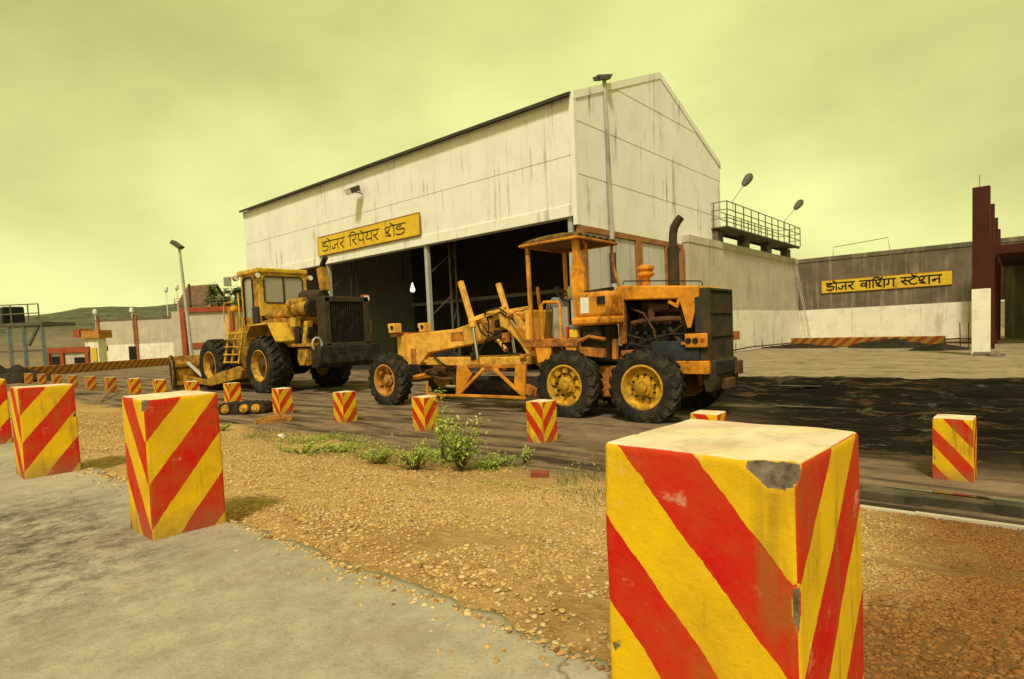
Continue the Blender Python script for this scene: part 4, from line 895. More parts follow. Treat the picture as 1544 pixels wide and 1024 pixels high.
# engine bay
mb = MB(); mb.box(-1.45, -.12, -.30, .24, 1.0, 1.72); mb.box(-1.35, -.25, -.22, .16, 1.7, 2.0); mb.box(-1.2,-.5,.2,.34,1.15,1.5)
for i in range(6): mb.cyl((-.3-i*.18,.26,1.55),(-.3-i*.18,.36,1.50),.05,.04,8)
mb.cyl((-1.40,.0,1.35),(-1.52,.0,1.35),.32,.32,18); mb.cyl((-.45,.28,1.2),(-.45,.42,1.2),.11,.1,12)
part('engine', mb, m_grease, G, .015)
mb = MB(); mb.tube([(-.22,.34,1.73),(-.5,.37,1.76),(-.8,.37,1.77),(-1.1,.36,1.77),(-1.3,.34,1.76)], [.045,.055,.06,.055,.045], 9)
for i in range(5): mb.cyl((-.3-i*.23,.22,1.72),(-.3-i*.23,.38,1.74),.045,.05,8)
mb.cyl((-.62,.36,1.76),(-.60,.28,2.06),.06,.075,10); mb.cyl((-.60,.30,1.98),(-.95,.26,2.0),.085,.07,12); part('exhaust_manifold', mb, m_rust, G)
mb = MB(); mb.tube([(-.2,.42,1.35),(-.6,.46,1.28),(-.9,.46,1.36),(-1.2,.44,1.62),(-1.4,.40,1.75)], .03, 7); mb.tube([(-.15,.4,1.52),(-.5,.44,1.42),(-.95,.46,1.18)], .025, 6); mb.tube([(-1.0,.44,1.60),(-1.22,.46,1.35)], .04, 7); part('hose', mb, m_grease, G)
mb = MB(); mb.bar((-.05,.44,1.17),(-.68,.46,1.20),.12,.11); mb.bar((-.85,.42,1.05),(.0,.42,1.05),.10,.13); part('side_rail', mb, m_paint_w, G, .015)
mb = MB(); mb.prism([(.04,2.17),(.04,2.40),(-.06,2.44),(-1.62,2.31),(-1.70,2.22),(-1.70,2.14),(-1.50,2.10)], 'y', -.50, .50); part('hood', mb, m_paint, G, .025)
mb = MB(); mb.box(-.14, -.02, .40, .50, 1.35, 2.18); mb.box(-.14, -.02, -.50, -.40, 1.0, 2.18); part('hood_pillar', mb, m_paint_w, G, .01)
mb = MB(); mb.box(-.13, -.03, -.4, .4, 1.0, 2.18); part('firewall', mb, m_grease, G)
mb = MB(); mb.box(-1.58, -.10, -.49, -.46, 1.0, 2.17); part('far_engine_panel', mb, m_grease, G)
mb = MB(); mb.box(-1.3, -.3, -.15, .10, 1.98, 2.12); mb.cyl((-.5,.18,1.95),(-1.2,.18,1.95),.07,.07,12); part('valve_cover', mb, m_rust, G, .02)
for i, pts in enumerate([[(-.2,.3,2.0),(-.5,.42,1.9),(-.7,.44,1.6),(-.75,.42,1.3)],[(-1.0,.2,2.05),(-1.2,.4,1.95),(-1.3,.45,1.7),(-1.3,.44,1.45)],[(-.3,.42,1.25),(-.6,.5,1.4),(-1.0,.5,1.5),(-1.3,.46,1.5)]]):
    mb = MB(); mb.tube(pts, .022, 7); part('engine_hose', mb, m_grease if i else m_rust, G)
mb = MB(); mb.tube([(-.1,.42,2.46),(-.12,.42,2.52),(-1.0,.42,2.45),(-1.6,.42,2.39),(-1.62,.42,2.32)], .012, 5); part('hood_rail', mb, m_grease, G)
mb = MB(); mb.prism([(-1.22,2.13),(-1.58,2.13),(-1.42,1.60),(-1.36,1.60)], 'y', .44, .50); part('gusset', mb, m_paint, G, .006)
mb = MB(); mb.bar((-1.02,.47,2.08),(-1.20,.47,1.98),.05,.05); mb.bar((-1.18,.47,2.0),(-1.22,.47,2.12),.05,.05); part('latch', mb, m_paint, G)
mb = MB(); mb.box(-1.76, -1.60, -.54, .55, 1.02, 2.27); part('radiator_housing', mb, m_radbrown, G, .02)
mb = MB(); mb.box(-1.62, -1.52, .40, .54, 1.0, 2.12); part('radiator_side', mb, m_bluegrey, G)
mb = MB()
for z in (1.05, 1.45, 1.85, 2.24): mb.box(-1.79, -1.755, -.54, .55, z-.018, z+.018)
for y in (-.54, .54): mb.box(-1.79, -1.755, y-.02, y+.02, 1.03, 2.26)
for i in range(22): mb.box(-1.775, -1.75, -.52+i*.048, -.505+i*.048, 1.06, 2.23)
part('grille', mb, m_radbrown, G)
mb = MB(); mb.box(-1.75, -1.36, .57, .63, 1.26, 1.50); mb.bar((-1.28,.58,1.33),(-1.38,.6,1.33),.05,.05); lp = part('lamp_panel', mb, m_paint, G, .015)
for x in (-1.43, -1.55):
    mb = MB(); mb.cyl((x,.62,1.38),(x,.645,1.38),.052,.052,14); part('lamp', mb, m_grease, lp)
mb = MB(); mb.cyl((-1.68,.62,1.39),(-1.68,.645,1.39),.032,.032,12); part('lamp', mb, m_redlens, lp)
mb = MB(); mb.box(-1.59, -1.10, .40, .58, 1.04, 1.27); mb.box(-1.35, -.70, .38, .56, .98, 1.38); part('battery_box', mb, m_bluegrey, G, .015)
mb = MB(); mb.prism([(-1.05,1.03),(-1.77,1.03),(-1.77,.80),(-1.35,.80),(-1.15,.88)], 'y', .40, .62); part('side_plate', mb, m_paint, G, .015)
mb = MB(); mb.prism([(-1.62,1.04),(-1.84,1.04),(-1.86,.66),(-1.78,.48),(-1.66,.48),(-1.60,.78)], 'y', -.62, .54); part('counterweight', mb, m_radbrown, G, .03)
mb = MB(); mb.box(-1.98, -1.82, -.50, -.28, .74, .98); part('tow_hitch', mb, m_rust, G, .015)
mb = MB(); mb.box(-1.94,-1.80,-.2,.2,.50,.70); part('rear_hook', mb, m_rust, G, .03)
mb = MB(); mb.bar((-1.72,-.50,1.42),(-1.74,-.74,1.42),.04,.04); mb.box(-1.80,-1.70,-.90,-.72,1.34,1.50); part('tail_lamp', mb, m_paint_w, G, .01)
# exhaust and air cleaner
mb = MB(); mb.cyl((-.90,-.05,2.36),(-.90,-.05,3.10),.105,.105,16); mb.cyl((-.90,-.05,3.10),(-.90,-.05,3.16),.105,.075,16); mb.tube([(-.90,-.05,3.14),(-.905,-.05,3.32),(-.93,-.05,3.45),(-1.0,-.05,3.55),(-1.07,-.05,3.62)], [.075,.075,.078,.075,.07], 12); part('exhaust_stack', mb, m_radbrown, G)
mb = MB(); mb.cyl((-.36,0,2.38),(-.36,0,2.60),.075,.085,14); mb.lathe([(.09,2.58),(.16,2.62),(.165,2.66),(.13,2.68),(.14,2.72),(.17,2.74),(.16,2.79),(.06,2.83),(.001,2.83)], (-.36,0,0), 'z', 20); part('air_cleaner', mb, m_paint, G)
# fuel tank beside the engine
mb = MB(); mb.box(-.12, .62, .42, 1.00, 1.84, 2.34); ft = part('fuel_tank', mb, m_paint, G, .09, True)
mb = MB(); mb.box(-.14, .68, .40, 1.06, 1.72, 1.88); part('tank_step', mb, m_paint, G, .05)
mb = MB(); mb.box(.30, .48, 1.0, 1.012, 1.95, 2.24); part('white_plate', mb, m_white, ft)
mb = MB(); mb.box(-.04, .12, .99, 1.03, 2.1, 2.24); mb.cyl((.1,.7,2.33),(.1,.7,2.40),.06,.06,12); mb.bar((.55,.7,2.35),(.0,.62,2.39),.12,.06); part('filler_cap', mb, m_grease, ft)
mb = MB(); mb.box(.0, .62, .45, .85, 1.05, 1.72); mb.box(.1,.5,.4,.95,1.5,1.72); part('transmission', mb, m_grease, G, .03)
mb = MB(); mb.tube([(.02,.92,1.45),(.35,.95,1.52),(.6,.95,1.42)], .04, 7); mb.bar((.05,.9,1.2),(.55,.92,1.25),.1,.16); mb.bar((-.05,.7,1.45),(-.05,.72,1.08),.08,.08); part('linkage', mb, m_paint_w, G)
# operator station
mb = MB(); mb.box(.55, 1.95, -.72, .98, 1.44, 1.50); mb.box(.6, 1.9, .93, .985, 1.34, 1.44); part('cab_floor', mb, m_paint_w, G, .01)
mb = MB(); mb.prism([(1.62,1.44),(1.20,1.44),(1.25,1.10),(1.55,1.02)], 'y', .90, .97); mb.prism([(.62,1.40),(.95,1.40),(.70,1.05)], 'y', .86, .96); part('step_bracket', mb, m_paint, G, .01)
mb = MB(); mb.bar((1.84,.74,1.48),(1.87,.74,3.45),.07,.07); part('cab_post', mb, m_paint, G, .008)
mb = MB(); mb.bar((1.84,-.60,1.48),(1.87,-.60,3.45),.07,.07); part('cab_post', mb, m_paint, G, .008)
mb = MB(); mb.prism([(.80,1.88),(.62,1.88),(.55,2.55),(.58,2.85),(.68,3.05),(.68,3.44),(.80,3.44),(.80,2.95),(.86,2.70)], 'y', .64, .74); part('cab_post', mb, m_paint, G, .01)
mb = MB(); mb.tube([(.68,-.60,3.42),(.68,-.60,3.10),(.64,-.60,2.85),(.56,-.60,2.6),(.50,-.60,2.38)], .032, 8); part('cab_post', mb, m_paint_w, G)
mb = MB(); mb.tube([(.78,.35,3.40),(.72,.34,3.28),(.78,.33,3.18)], .025, 6); part('roof_bracket', mb, m_paint, G)
mb = MB(); mb.prism([(.60,3.40),(1.95,3.38),(1.95,3.44),(1.7,3.49),(1.3,3.52),(.9,3.52),(.60,3.49)], 'y', -.66, .86); cn = part('canopy', mb, m_canopy, G, .03)
mb = MB(); mb.tube([(.60,.87,3.40),(1.96,.87,3.38),(1.96,-.67,3.38),(.60,-.67,3.40),(.60,.87,3.40)], .028, 8); part('canopy_edge', mb, m_paint, cn)
mb = MB()
for i in range(6): mb.box(.60-.012, .60, -.55+i*.25, -.47+i*.25, 3.43, 3.48)
part('canopy_rivet_strip', mb, m_grease, cn)
mb = MB(); mb.box(1.88, 2.02, -.75, .73, 1.45, 2.10); part('dash_panel', mb, m_paint_f, G, .02)
mb = MB(); mb.box(1.0, 1.5, -.24, .26, 1.62, 1.76); mb.prism([(1.0,1.74),(1.14,1.74),(1.04,2.28),(.92,2.26)], 'y', -.24, .26); mb.box(1.1,1.4,-.14,.16,1.5,1.62); part('seat', mb, m_dial, G, .05)
mb = MB(); mb.prism([(1.52,1.5),(1.74,1.5),(1.70,2.20),(1.56,2.36),(1.46,2.30)], 'y', .02, .30); part('steering_console', mb, m_dial, G, .03)
mb = MB(); c0 = Vector((1.44,.16,2.40)); tilt = Matrix.Translation(c0) @ Matrix.Rotation(R(-50), 4, 'Y')
ring = [tilt @ Vector((.20*math.cos(2*math.pi*i/20), .20*math.sin(2*math.pi*i/20), 0)) for i in range(21)]; mb.tube(ring, .018, 6)
for i in (0, 7, 14): mb.tube([ring[i], c0], .013, 5)
mb.tube([c0, (1.60,.16,2.22)], .025, 6); part('steering_wheel', mb, m_grease, G)
for i in range(5):
    mb = MB(); mb.tube([(1.66,.36+i*.05,1.5),(1.58,.36+i*.05,2.1),(1.54,.36+i*.05,2.24)], .012, 5); mb.ball((1.54,.36+i*.05,2.25), .028, 6); part('control_lever', mb, m_chrome, G)
mb = MB(); mb.prism([(1.30,2.28),(1.42,2.28),(1.44,2.50),(1.38,2.58),(1.31,2.55)], 'y', -.12, .02); part('white_headrest', mb, m_white, G, .03)
mb = MB(); mb.prism([(1.35,2.12),(1.65,2.1),(1.62,2.26),(1.5,2.34),(1.38,2.30)], 'y', .05, .45); part('instrument_box', mb, m_dial, G, .03)
mb = MB(); mb.tube([(.98,.95,1.48),(.98,.95,2.14),(1.02,.95,2.20),(1.36,.95,2.22),(1.42,.95,2.16),(1.42,.95,1.48)], .03, 8); part('grab_frame', mb, m_paint, G)
mb = MB(); mb.box(1.03, 1.38, .60, .62, 1.5, 2.12); part('side_screen', mb, m_glass, G)
mb = MB(); mb.box(.60, .78, .86, .98, 1.50, 1.66); part('warning_lamp', mb, m_signY, G, .02)
mb = MB(); mb.box(.80, .84, .92, .99, 1.5, 1.72); part('red_lever', mb, m_redlens, G)
# main frame: front beam, gooseneck
mb = MB(); prof = [(6.62,.60),(6.62,1.72),(4.6,1.80),(4.05,1.92),(3.4,2.14),(2.95,2.18),(2.55,2.02),(2.20,1.60),(1.72,1.12),(1.78,1.0),(1.98,.96),(2.18,1.03),(2.45,1.36),(2.85,1.62),(3.3,1.62),(4.05,1.42),(5.55,1.24),(5.95,.92),(6.05,.60)]
mb.prism(prof, 'y', -.17, .17); part('main_frame', mb, m_paint_f, G, .025)
mb = MB(); mb.prism([(4.30,1.52),(4.75,1.50),(4.72,1.72),(4.32,1.74)], 'y', .165, .18); part('access_plate', mb, m_paint_w, G, .008)
mb = MB(); mb.box(6.40,6.63,.16,.26,.62,1.70); part('front_post', mb, m_paint_f, G, .01)
mb = MB(); mb.box(6.02,6.2,.16,.2,.66,1.35); part('frame_plate', mb, m_paint_w, G, .008)
for sd in (1, -1):     # gooseneck side plates sweeping down to the cab
    mb = MB(); mb.prism([(2.98,2.10),(2.70,2.16),(2.40,1.95),(2.12,1.52),(1.70,1.10),(1.74,.96),(1.95,.90),(2.15,1.02),(2.40,1.40),(2.75,1.72),(2.95,1.80)], 'y', sd*.30, sd*.42); part('gooseneck_plate', mb, m_paint_f, G, .015)
mb = MB(); mb.box(2.0, 3.0, -.36, .36, 1.92, 2.06); mb.tube([(2.6,-.4,1.6),(2.6,.4,1.6)], .06, 8); part('cross_brace', mb, m_paint_w, G, .01)
mb = MB(); mb.box(6.45, 6.62, -.75, .48, 1.68, 1.78); part('lamp_bar', mb, m_paint_w, G, .01)
for y, dx in ((.42,0), (-.62,0)):
    mb = MB(); mb.box(6.38, 6.60, y-.12, y+.13, 1.78, 2.02); mb.box(6.60,6.86,y-.12,y-.06,1.9,2.02); hb = part('headlamp_box', mb, m_paint_f, G, .012)
    mb = MB(); mb.cyl((6.46,y+.12,1.91),(6.46,y+.15,1.91),.055,.055,14); part('lamp_hole', mb, m_grease, hb)
    mb = MB(); mb.cyl((6.60,y+.03,1.86),(6.64,y+.03,1.86),.06,.06,14); part('lens', mb, m_lens, hb)
mb = MB(); mb.bar((6.12,-.95,.66),(6.12,.95,.66),.22,.20); mb.box(5.95,6.3,-.25,.25,.5,.95); mb.bar((6.12,.78,.45),(6.12,.78,.85),.14,.12); part('front_axle', mb, m_grease, G, .02)
mb = MB(); mb.tube([(5.85,.8,.60),(5.7,.2,.62),(5.75,-.8,.6)], .035, 7); mb.tube([(5.3,.55,.72),(5.85,.75,.62)], .045, 7); part('steering_link', mb, m_paint, G)
# drawbar, circle
mb = MB(); mb.bar((5.75,0,1.02),(3.55,.52,1.03),.16,.20); mb.bar((5.75,0,1.02),(3.55,-.52,1.03),.16,.20); mb.bar((3.55,.52,1.03),(2.0,.52,1.06),.14,.18); mb.bar((3.55,-.52,1.03),(2.0,-.52,1.06),.14,.18); mb.box(3.5,3.75,-.6,.6,.95,1.12); mb.box(2.0,2.2,-.6,.6,.97,1.13); mb.ball((5.8,0,1.05),.14,8); part('drawbar', mb, m_paint_f, G, .02)
mb = MB(); mb.lathe([(.60,.86),(.72,.84),(.80,.86),(.80,.96),(.72,.98),(.60,.96),(.60,.86)], (2.70,0,0), 'z', 40)
for i in range(44):
    a = 2*math.pi*i/44; mb.T = Matrix.Translation((2.70,0,0)) @ Matrix.Rotation(a, 4, 'Z'); mb.box(.79,.84,-.025,.025,.87,.95); mb.T = None
part('circle', mb, m_grease, G)
mb = MB()
for i in range(7):
    a = Vector((4.6+random.uniform(-.7,.7), random.uniform(-.1,.35), .72+random.uniform(-.12,.16))); mb.bar(a, a+Vector((random.uniform(.2,.7), random.uniform(-.1,.15), random.uniform(-.12,.12))), .09, .08)
mb.tube([(5.6,.2,.72),(5.0,.35,.60),(4.4,.45,.62),(3.7,.6,.55)], .05, 7); mb.box(4.5,5.1,-.15,.2,.62,.86); part('ripper_linkage', mb, m_rust, G, .01)
# blade carried on side plates with braces
_n0 = set(G.children)
mb = MB(); arc = [(.0,.30),(.10,.36),(.16,.46),(.17,.56),(.12,.66),(.02,.73),(.0,.71),(.09,.64),(.13,.56),(.12,.47),(.07,.39),(-.02,.33)]
mb.prism([(.62+a, b_) for a, b_ in arc], 'x', .95, 3.75); part('blade', mb, m_grease, G, .006)
mb = MB(); mb.prism([(3.36,.32),(3.28,.98),(3.05,1.0),(2.86,.78),(3.22,.36)], 'y', 1.02, 1.08); part('blade_bracket', mb, m_paint, G, .01)
mb = MB(); mb.prism([(1.42,.36),(1.36,1.0),(1.62,1.0),(1.68,.62),(1.56,.40)], 'y', 1.02, 1.08); part('blade_bracket', mb, m_paint, G, .01)
mb = MB(); mb.bar((3.26,1.05,.36),(2.50,1.05,.92),.055,.065); part('blade_brace', mb, m_paint, G, .008)
mb = MB(); mb.bar((1.48,1.05,.38),(2.20,1.05,.90),.055,.065); part('blade_brace', mb, m_paint, G, .008)
mb = MB(); mb.bar((3.40,1.05,.32),(1.40,1.05,.33),.06,.055); mb.bar((4.35,1.02,.30),(3.38,1.05,.31),.05,.05); mb.bar((4.35,1.0,.30),(4.35,1.0,.58),.05,.05); part('cutting_edge', mb, m_paint, G, .008)
mb = MB(); mb.bar((3.0,1.02,.97),(1.5,1.02,.97),.07,.08); mb.box(2.1,2.6,.7,1.05,.86,.96); part('blade_beam', mb, m_paint_w, G, .01)
mb = MB(); mb.cyl((3.40,1.0,.50),(3.75,.95,.50),.035,.035,10); part('side_shift_rod', mb, m_chrome, G)
mb = MB(); mb.prism([(1.36,.62),(1.10,.50),(1.12,.36),(1.40,.40)], 'y', .98, 1.10); mb.cyl((1.25,1.0,.48),(1.25,1.14,.48),.1,.1,12); part('blade_end', mb, m_paint_w, G, .01)
for o in set(G.children)-_n0: o.location.x = .42
# lift cylinders and their yoke
for sd in (1, -1):
    mb = MB(); mb.bar((3.86,sd*.66,2.86),(3.55,sd*.66,1.92),.11,.11); mb.cyl((3.57,sd*.66,1.98),(3.54,sd*.66,1.80),.085,.08,12); lc = part('lift_cylinder', mb, m_paint_f, G, .015)
    mb = MB(); mb.cyl((3.54,sd*.66,1.85),(3.44,sd*.66,1.10),.032,.032,10); part('rod', mb, m_chrome, lc)
mb = MB(); mb.bar((3.56,-.72,1.94),(3.56,.72,1.94),.13,.12); mb.bar((3.55,.62,1.98),(2.95,.34,2.18),.12,.10); mb.bar((3.1,.30,2.10),(2.2,.34,2.16),.10,.08); mb.prism([(3.40,2.02),(3.20,2.20),(2.9,2.24),(2.95,2.05),(3.2,1.86)], 'y', .20, .34); part('lift_yoke', mb, m_paint_f, G, .015)
mb = MB(); mb.tube([(3.35,.4,2.05),(3.25,.45,1.9),(3.30,.42,1.7),(3.2,.3,1.6)], .022, 6); mb.tube([(3.1,.36,2.16),(2.9,.42,2.10),(2.75,.44,2.0)], .022, 6); mb.tube([(3.45,.45,1.85),(3.3,.5,1.75),(3.25,.4,1.5)], .02, 6); mb.box(2.95,3.2,.18,.35,1.45,1.72); part('hydraulic_hose', mb, m_grease, G)
for i, pts in enumerate([[(3.4,.5,2.0),(3.2,.58,2.15),(2.9,.5,2.2),(2.6,.45,2.0),(2.45,.4,1.7)],[(3.5,.55,1.9),(3.35,.62,1.7),(3.1,.6,1.55),(2.9,.5,1.7)],[(3.0,.3,1.6),(2.85,.5,1.35),(2.6,.55,1.2),(2.3,.5,1.2)],[(4.0,.2,1.42),(3.8,.4,1.25),(3.5,.5,1.3),(3.3,.45,1.55)],[(5.4,.2,1.2),(5.0,.3,1.0),(4.6,.35,.85),(4.1,.5,.9)],[(5.9,.25,.9),(5.6,.4,.72),(5.2,.45,.8)]]):
    mb = MB(); mb.tube(pts, .02+.006*(i % 2), 7); part('hydraulic_hose', mb, m_grease, G)
for i, (x, y, z, a_, b2_, c_) in enumerate([(3.05,.30,1.86,.22,.14,.16),(2.80,.42,1.55,.14,.12,.22),(3.28,.44,2.06,.16,.14,.12),(2.62,.46,2.02,.12,.10,.12),(3.62,.56,1.16,.16,.14,.16),(2.2,.56,1.12,.18,.12,.14)]):
    mb = MB(); mb.box(x-a_/2, x+a_/2, y-b2_/2, y+b2_/2, z-c_/2, z+c_/2); mb.cyl((x,y+b2_/2-.01,z),(x,y+b2_/2+.05,z),.04,.035,10); part('valve_block', mb, m_paint_w if i % 2 else m_grease, G, .015)
mb = MB(); mb.cyl((3.3,.2,1.62),(2.75,.5,1.28),.05,.05,10); part('shift_cylinder', mb, m_paint_f, G)
mb = MB(); mb.bar((2.45,.46,1.75),(2.05,.46,1.28),.08,.08); sc_ = part('side_cylinder', mb, m_paint, G, .01)
mb = MB(); mb.cyl((2.60,.46,1.92),(2.42,.46,1.71),.028,.028,9); part('rod', mb, m_chrome, sc_)
mb = MB(); mb.bar((2.15,.0,2.1),(2.20,.0,2.62),.05,.05); part('indicator_stalk', mb, m_paint, G)

# ------------------------------------------------------------------ wheel dozer  (x forward, y left = towards the road)
D = thing('wheel_dozer', 'yellow wheel dozer with closed cab and wide front blade beside the shed', 'wheel dozer', (-6.29, -7.96, 0), math.pi)
RD = .93; WD = .72
tmD = tyre_mesh(RD, WD, .50, 22, .055, .22, .42).mesh('tyre', m_rubber); rmD = rim_mesh(.50, WD, .20).mesh('rim', m_rim); hmD = hub_mesh(.50, WD, .20, r=.78).mesh('hub', m_rust); nmD = nut_mesh(.50, WD, .20, 12, .66).mesh('wheel_nuts', m_rust)
for sd in (1, -1):
    for x in (.18, 4.02): wheel(D, tmD, x, sd*1.16, .92, rmD, hmD, nmD, None, sd, .3*x)
for x in (.18, 4.02):
    mb = MB(); mb.bar((x,-1,.92),(x,1,.92),.4,.4); mb.ball((x,0,.92),.38,10); part('axle', mb, m_grease, D)
mb = MB(); mb.box(-2.4, 1.6, -.62, .62, .95, 1.55); mb.cyl((2.0,0,.8),(2.0,0,1.7),.25,.25,14); part('rear_frame', mb, m_grease, D, .03)
mb = MB(); mb.box(2.2, 5.4, -.55, .55, .75, 1.55); mb.prism([(2.5,1.5),(4.9,1.5),(4.5,2.15),(2.9,2.3)], 'y', -.5, .5); part('front_frame', mb, m_lpaint_w, D, .03)
# engine body behind the cab
mb = MB(); mb.prism([(.7,1.5),(.7,2.65),(.2,2.78),(-2.3,2.72),(-2.42,2.6),(-2.42,1.5)], 'y', -.55, .55); part('engine_housing', mb, m_lpaint_w, D, .04)
mb = MB(); mb.prism([(1.2,1.5),(1.2,2.4),(.0,2.55),(-1.3,2.35),(-1.6,1.5)], 'y', .55, .86); part('side_body', mb, m_lpaint_w, D, .04)
mb = MB(); mb.cyl((.7,.75,2.62),(-.75,.75,2.62),.17,.17,16); part('hydraulic_tank', mb, m_lpaint_w, D, .02)
mb = MB(); mb.cyl((-1.1,.75,2.72),(-2.05,.75,2.72),.22,.22,18); mb.cyl((-.7,.72,2.9),(-1.6,.72,2.9),.18,.18,14); part('air_filter', mb, m_lpaint_w, D, .02)
mb = MB(); mb.cyl((-2.02,.75,2.70),(-2.20,.75,2.70),.285,.285,20); part('air_filter_cap', mb, m_grease, D, .02)
mb = MB(); mb.cyl((-.95,.35,3.12),(-2.1,.35,3.05),.24,.24,16); mb.box(-2.0,-1.0,.1,.6,2.7,2.95); part('muffler', mb, m_radbrown, D, .02)
mb = MB()
for i in range(6): mb.cyl((-1.0-i*.2,.55,2.98),(-1.0-i*.2,.60,2.86),.07,.05,8)
part('engine_fittings', mb, m_grease, D, .01)['kind'] = 'stuff'
mb = MB(); mb.tube([(-.9,.6,2.2),(-1.3,.85,2.1),(-1.7,.8,1.8)], .08, 8); part('intake_hose', mb, m_grease, D)
mb = MB(); mb.box(-2.0,-1.6,.6,.9,1.75,2.2); part('filter_box', mb, m_grease, D, .02)
mb = MB(); mb.box(-1.5,-1.2,.7,.95,1.6,2.1); part('valve_box', mb, m_grease, D, .02)
mb = MB(); mb.prism([(-1.85,2.30),(-2.05,2.30),(-1.85,1.55),(-1.65,1.55)], 'y', .75, .95); mb.box(-1.4,-1.05,.8,.98,2.15,2.45); part('bracket', mb, m_lpaint, D, .01)
mb = MB(); mb.bar((-2.15,.30,3.25),(-2.02,.30,3.98),.26,.24); part('exhaust_shroud', mb, m_lpaint_w, D, .01)
mb = MB(); mb.tube([(-2.06,.30,3.9),(-2.05,.30,4.06),(-2.14,.30,4.18),(-2.28,.30,4.30)], .085, 12); part('exhaust_pipe', mb, m_grease, D)
# radiator at the tail
mb = MB()
for y in (-.72, .72): mb.box(-2.85, -2.4, y-.10, y+.10, 1.5, 3.0)
mb.box(-2.85, -2.4, -.8, .8, 2.85, 3.02); mb.box(-2.85, -2.4, -.8, .8, 1.42, 1.58); part('radiator_frame', mb, m_radbrown, D, .02)
mb = MB(); mb.box(-2.78, -2.5, -.63, .63, 1.55, 2.88); part('radiator_core', mb, m_signK, D)
mb = MB()
for i in range(16): mb.box(-2.82, -2.78, -.60+i*.08, -.585+i*.08, 1.58, 2.85)
part('radiator_guard', mb, m_grease, D)
mb = MB(); mb.prism([(-2.4,1.50),(-2.95,1.50),(-2.95,.95),(-2.75,.82),(-2.4,.82)], 'y', -1.08, 1.12); part('bumper', mb, m_grease, D, .04)
mb = MB(); ring = [(-2.62+.0*i, 1.0+.16*math.cos(i*math.pi/8), 1.56+.20*math.sin(i*math.pi/8)) for i in range(17)]; mb.tube(ring, .035, 6); part('hose_loop', mb, m_steel, D)
mb = MB(); mb.box(-2.72,-2.5,-.98,-.74,2.86,3.1); tl_ = part('tail_lamp', mb, m_redlens, D, .03)
mb = MB(); mb.cyl((-2.72,-.82,2.98),(-2.78,-.82,2.98),.095,.095,14); part('lens', mb, m_lens, tl_)
mb = MB(); mb.tube([(-2.6,-.75,2.0),(-2.62,-.95,1.9),(-2.6,-.95,1.6)], .05, 7); mb.box(-2.7,-2.55,-1.0,-.86,1.9,2.3); part('tail_bracket', mb, m_lpaint_w, D, .01)
# rear mudguard
mb = MB(); pr = [(.95,1.95),(.60,2.30),(-.62,2.32),(-1.10,1.72)]; pr2 = [(a*.985, b_-.05) for a, b_ in reversed(pr)]
for sd in (1, -1):
    mb = MB(); mb.prism(pr+pr2, 'y', sd*.86, sd*1.52); part('mudguard', mb, m_lpaint, D, .006)
mb = MB(); mb.box(-2.4, -.9, .82, 1.0, 1.50, 1.60); mb.box(-2.3,-1.3,.62,.9,.95,1.45); part('side_step', mb, m_lpaint_w, D, .01)
mb = MB(); mb.cyl((-1.75,.95,1.15),(-1.75,1.05,1.15),.25,.25,16); mb.box(-2.0,-1.5,.85,1.0,.9,1.4); part('side_cover', mb, m_lpaint_w, D, .02)
# cab: glazed frame
CX0, CX1, CYH = .98, 2.32, .90
mb = MB()
def wallwin(mb, plane_, u0, u1, z0, z1, a, b_, c, d, t0, t1):
    """frame of a wall with one rectangular opening a..b (u) x c..d (z)"""
    for (p, q, r, s_) in ((u0,u1,z0,c),(u0,u1,d,z1),(u0,a,c,d),(b_,u1,c,d)):
        if plane_ == 'x': mb.box(t0, t1, p, q, r, s_)
        else: mb.box(p, q, t0, t1, r, s_)
wallwin(mb, 'x', -CYH, CYH, 2.62, 4.12, -.72, .72, 3.08, 3.98, CX0, CX0+.07); part('cab_rear_panel', mb, m_lpaint, D)
mb = MB(); wallwin(mb, 'x', -CYH, CYH, 2.2, 4.12, -.78, .78, 2.9, 4.0, CX1-.07, CX1); part('cab_front_panel', mb, m_lpaint, D)
for sd in (1, -1):
    y0, y1 = sd*CYH, sd*(CYH-.06); mb = MB(); wallwin(mb, 'y', CX0+.07, CX1-.07, 2.2, 4.12, 1.45, 2.12, 2.6, 4.0, min(y0,y1), max(y0,y1)); part('cab_side_panel', mb, m_lpaint_w if sd > 0 else m_lpaint, D)
    mb = MB(); mb.box(1.45, 2.12, min(sd*.86,sd*.875), max(sd*.86,sd*.875), 2.6, 4.0); part('door_glass', mb, m_glass, D)
    mb = MB(); mb.tube([(1.45,sd*.91,2.35),(1.45,sd*.91,3.9),(1.55,sd*.91,4.0),(2.0,sd*.91,4.0),(2.12,sd*.91,3.9),(2.12,sd*.91,2.35)], .035, 7); part('door_seal', mb, m_grease, D)
for y0, y1 in ((-.72,-.012), (.012,.72)):
    mb = MB(); mb.box(CX0+.02, CX0+.035, y0, y1, 3.08, 3.98); part('rear_pane', mb, m_glass, D)
mb = MB(); mb.box(CX0-.012, CX0+.02, -.02, .02, 3.08, 3.98); mb.tube([(CX0-.005,a,b_) for a, b_ in ((-.66,3.07),(.66,3.07),(.735,3.14),(.735,3.92),(.66,3.99),(-.66,3.99),(-.735,3.92),(-.735,3.14),(-.66,3.07))], .022, 6); part('window_seal', mb, m_grease, D)
mb = MB(); mb.box(CX1-.045, CX1-.03, -.78, .78, 2.9, 4.0); part('windscreen', mb, m_glass, D)
mb = MB(); mb.box(CX0-.06, CX1+.18, -CYH-.06, CYH+.06, 4.10, 4.28); part('cab_roof', mb, m_lpaint, D, .05)
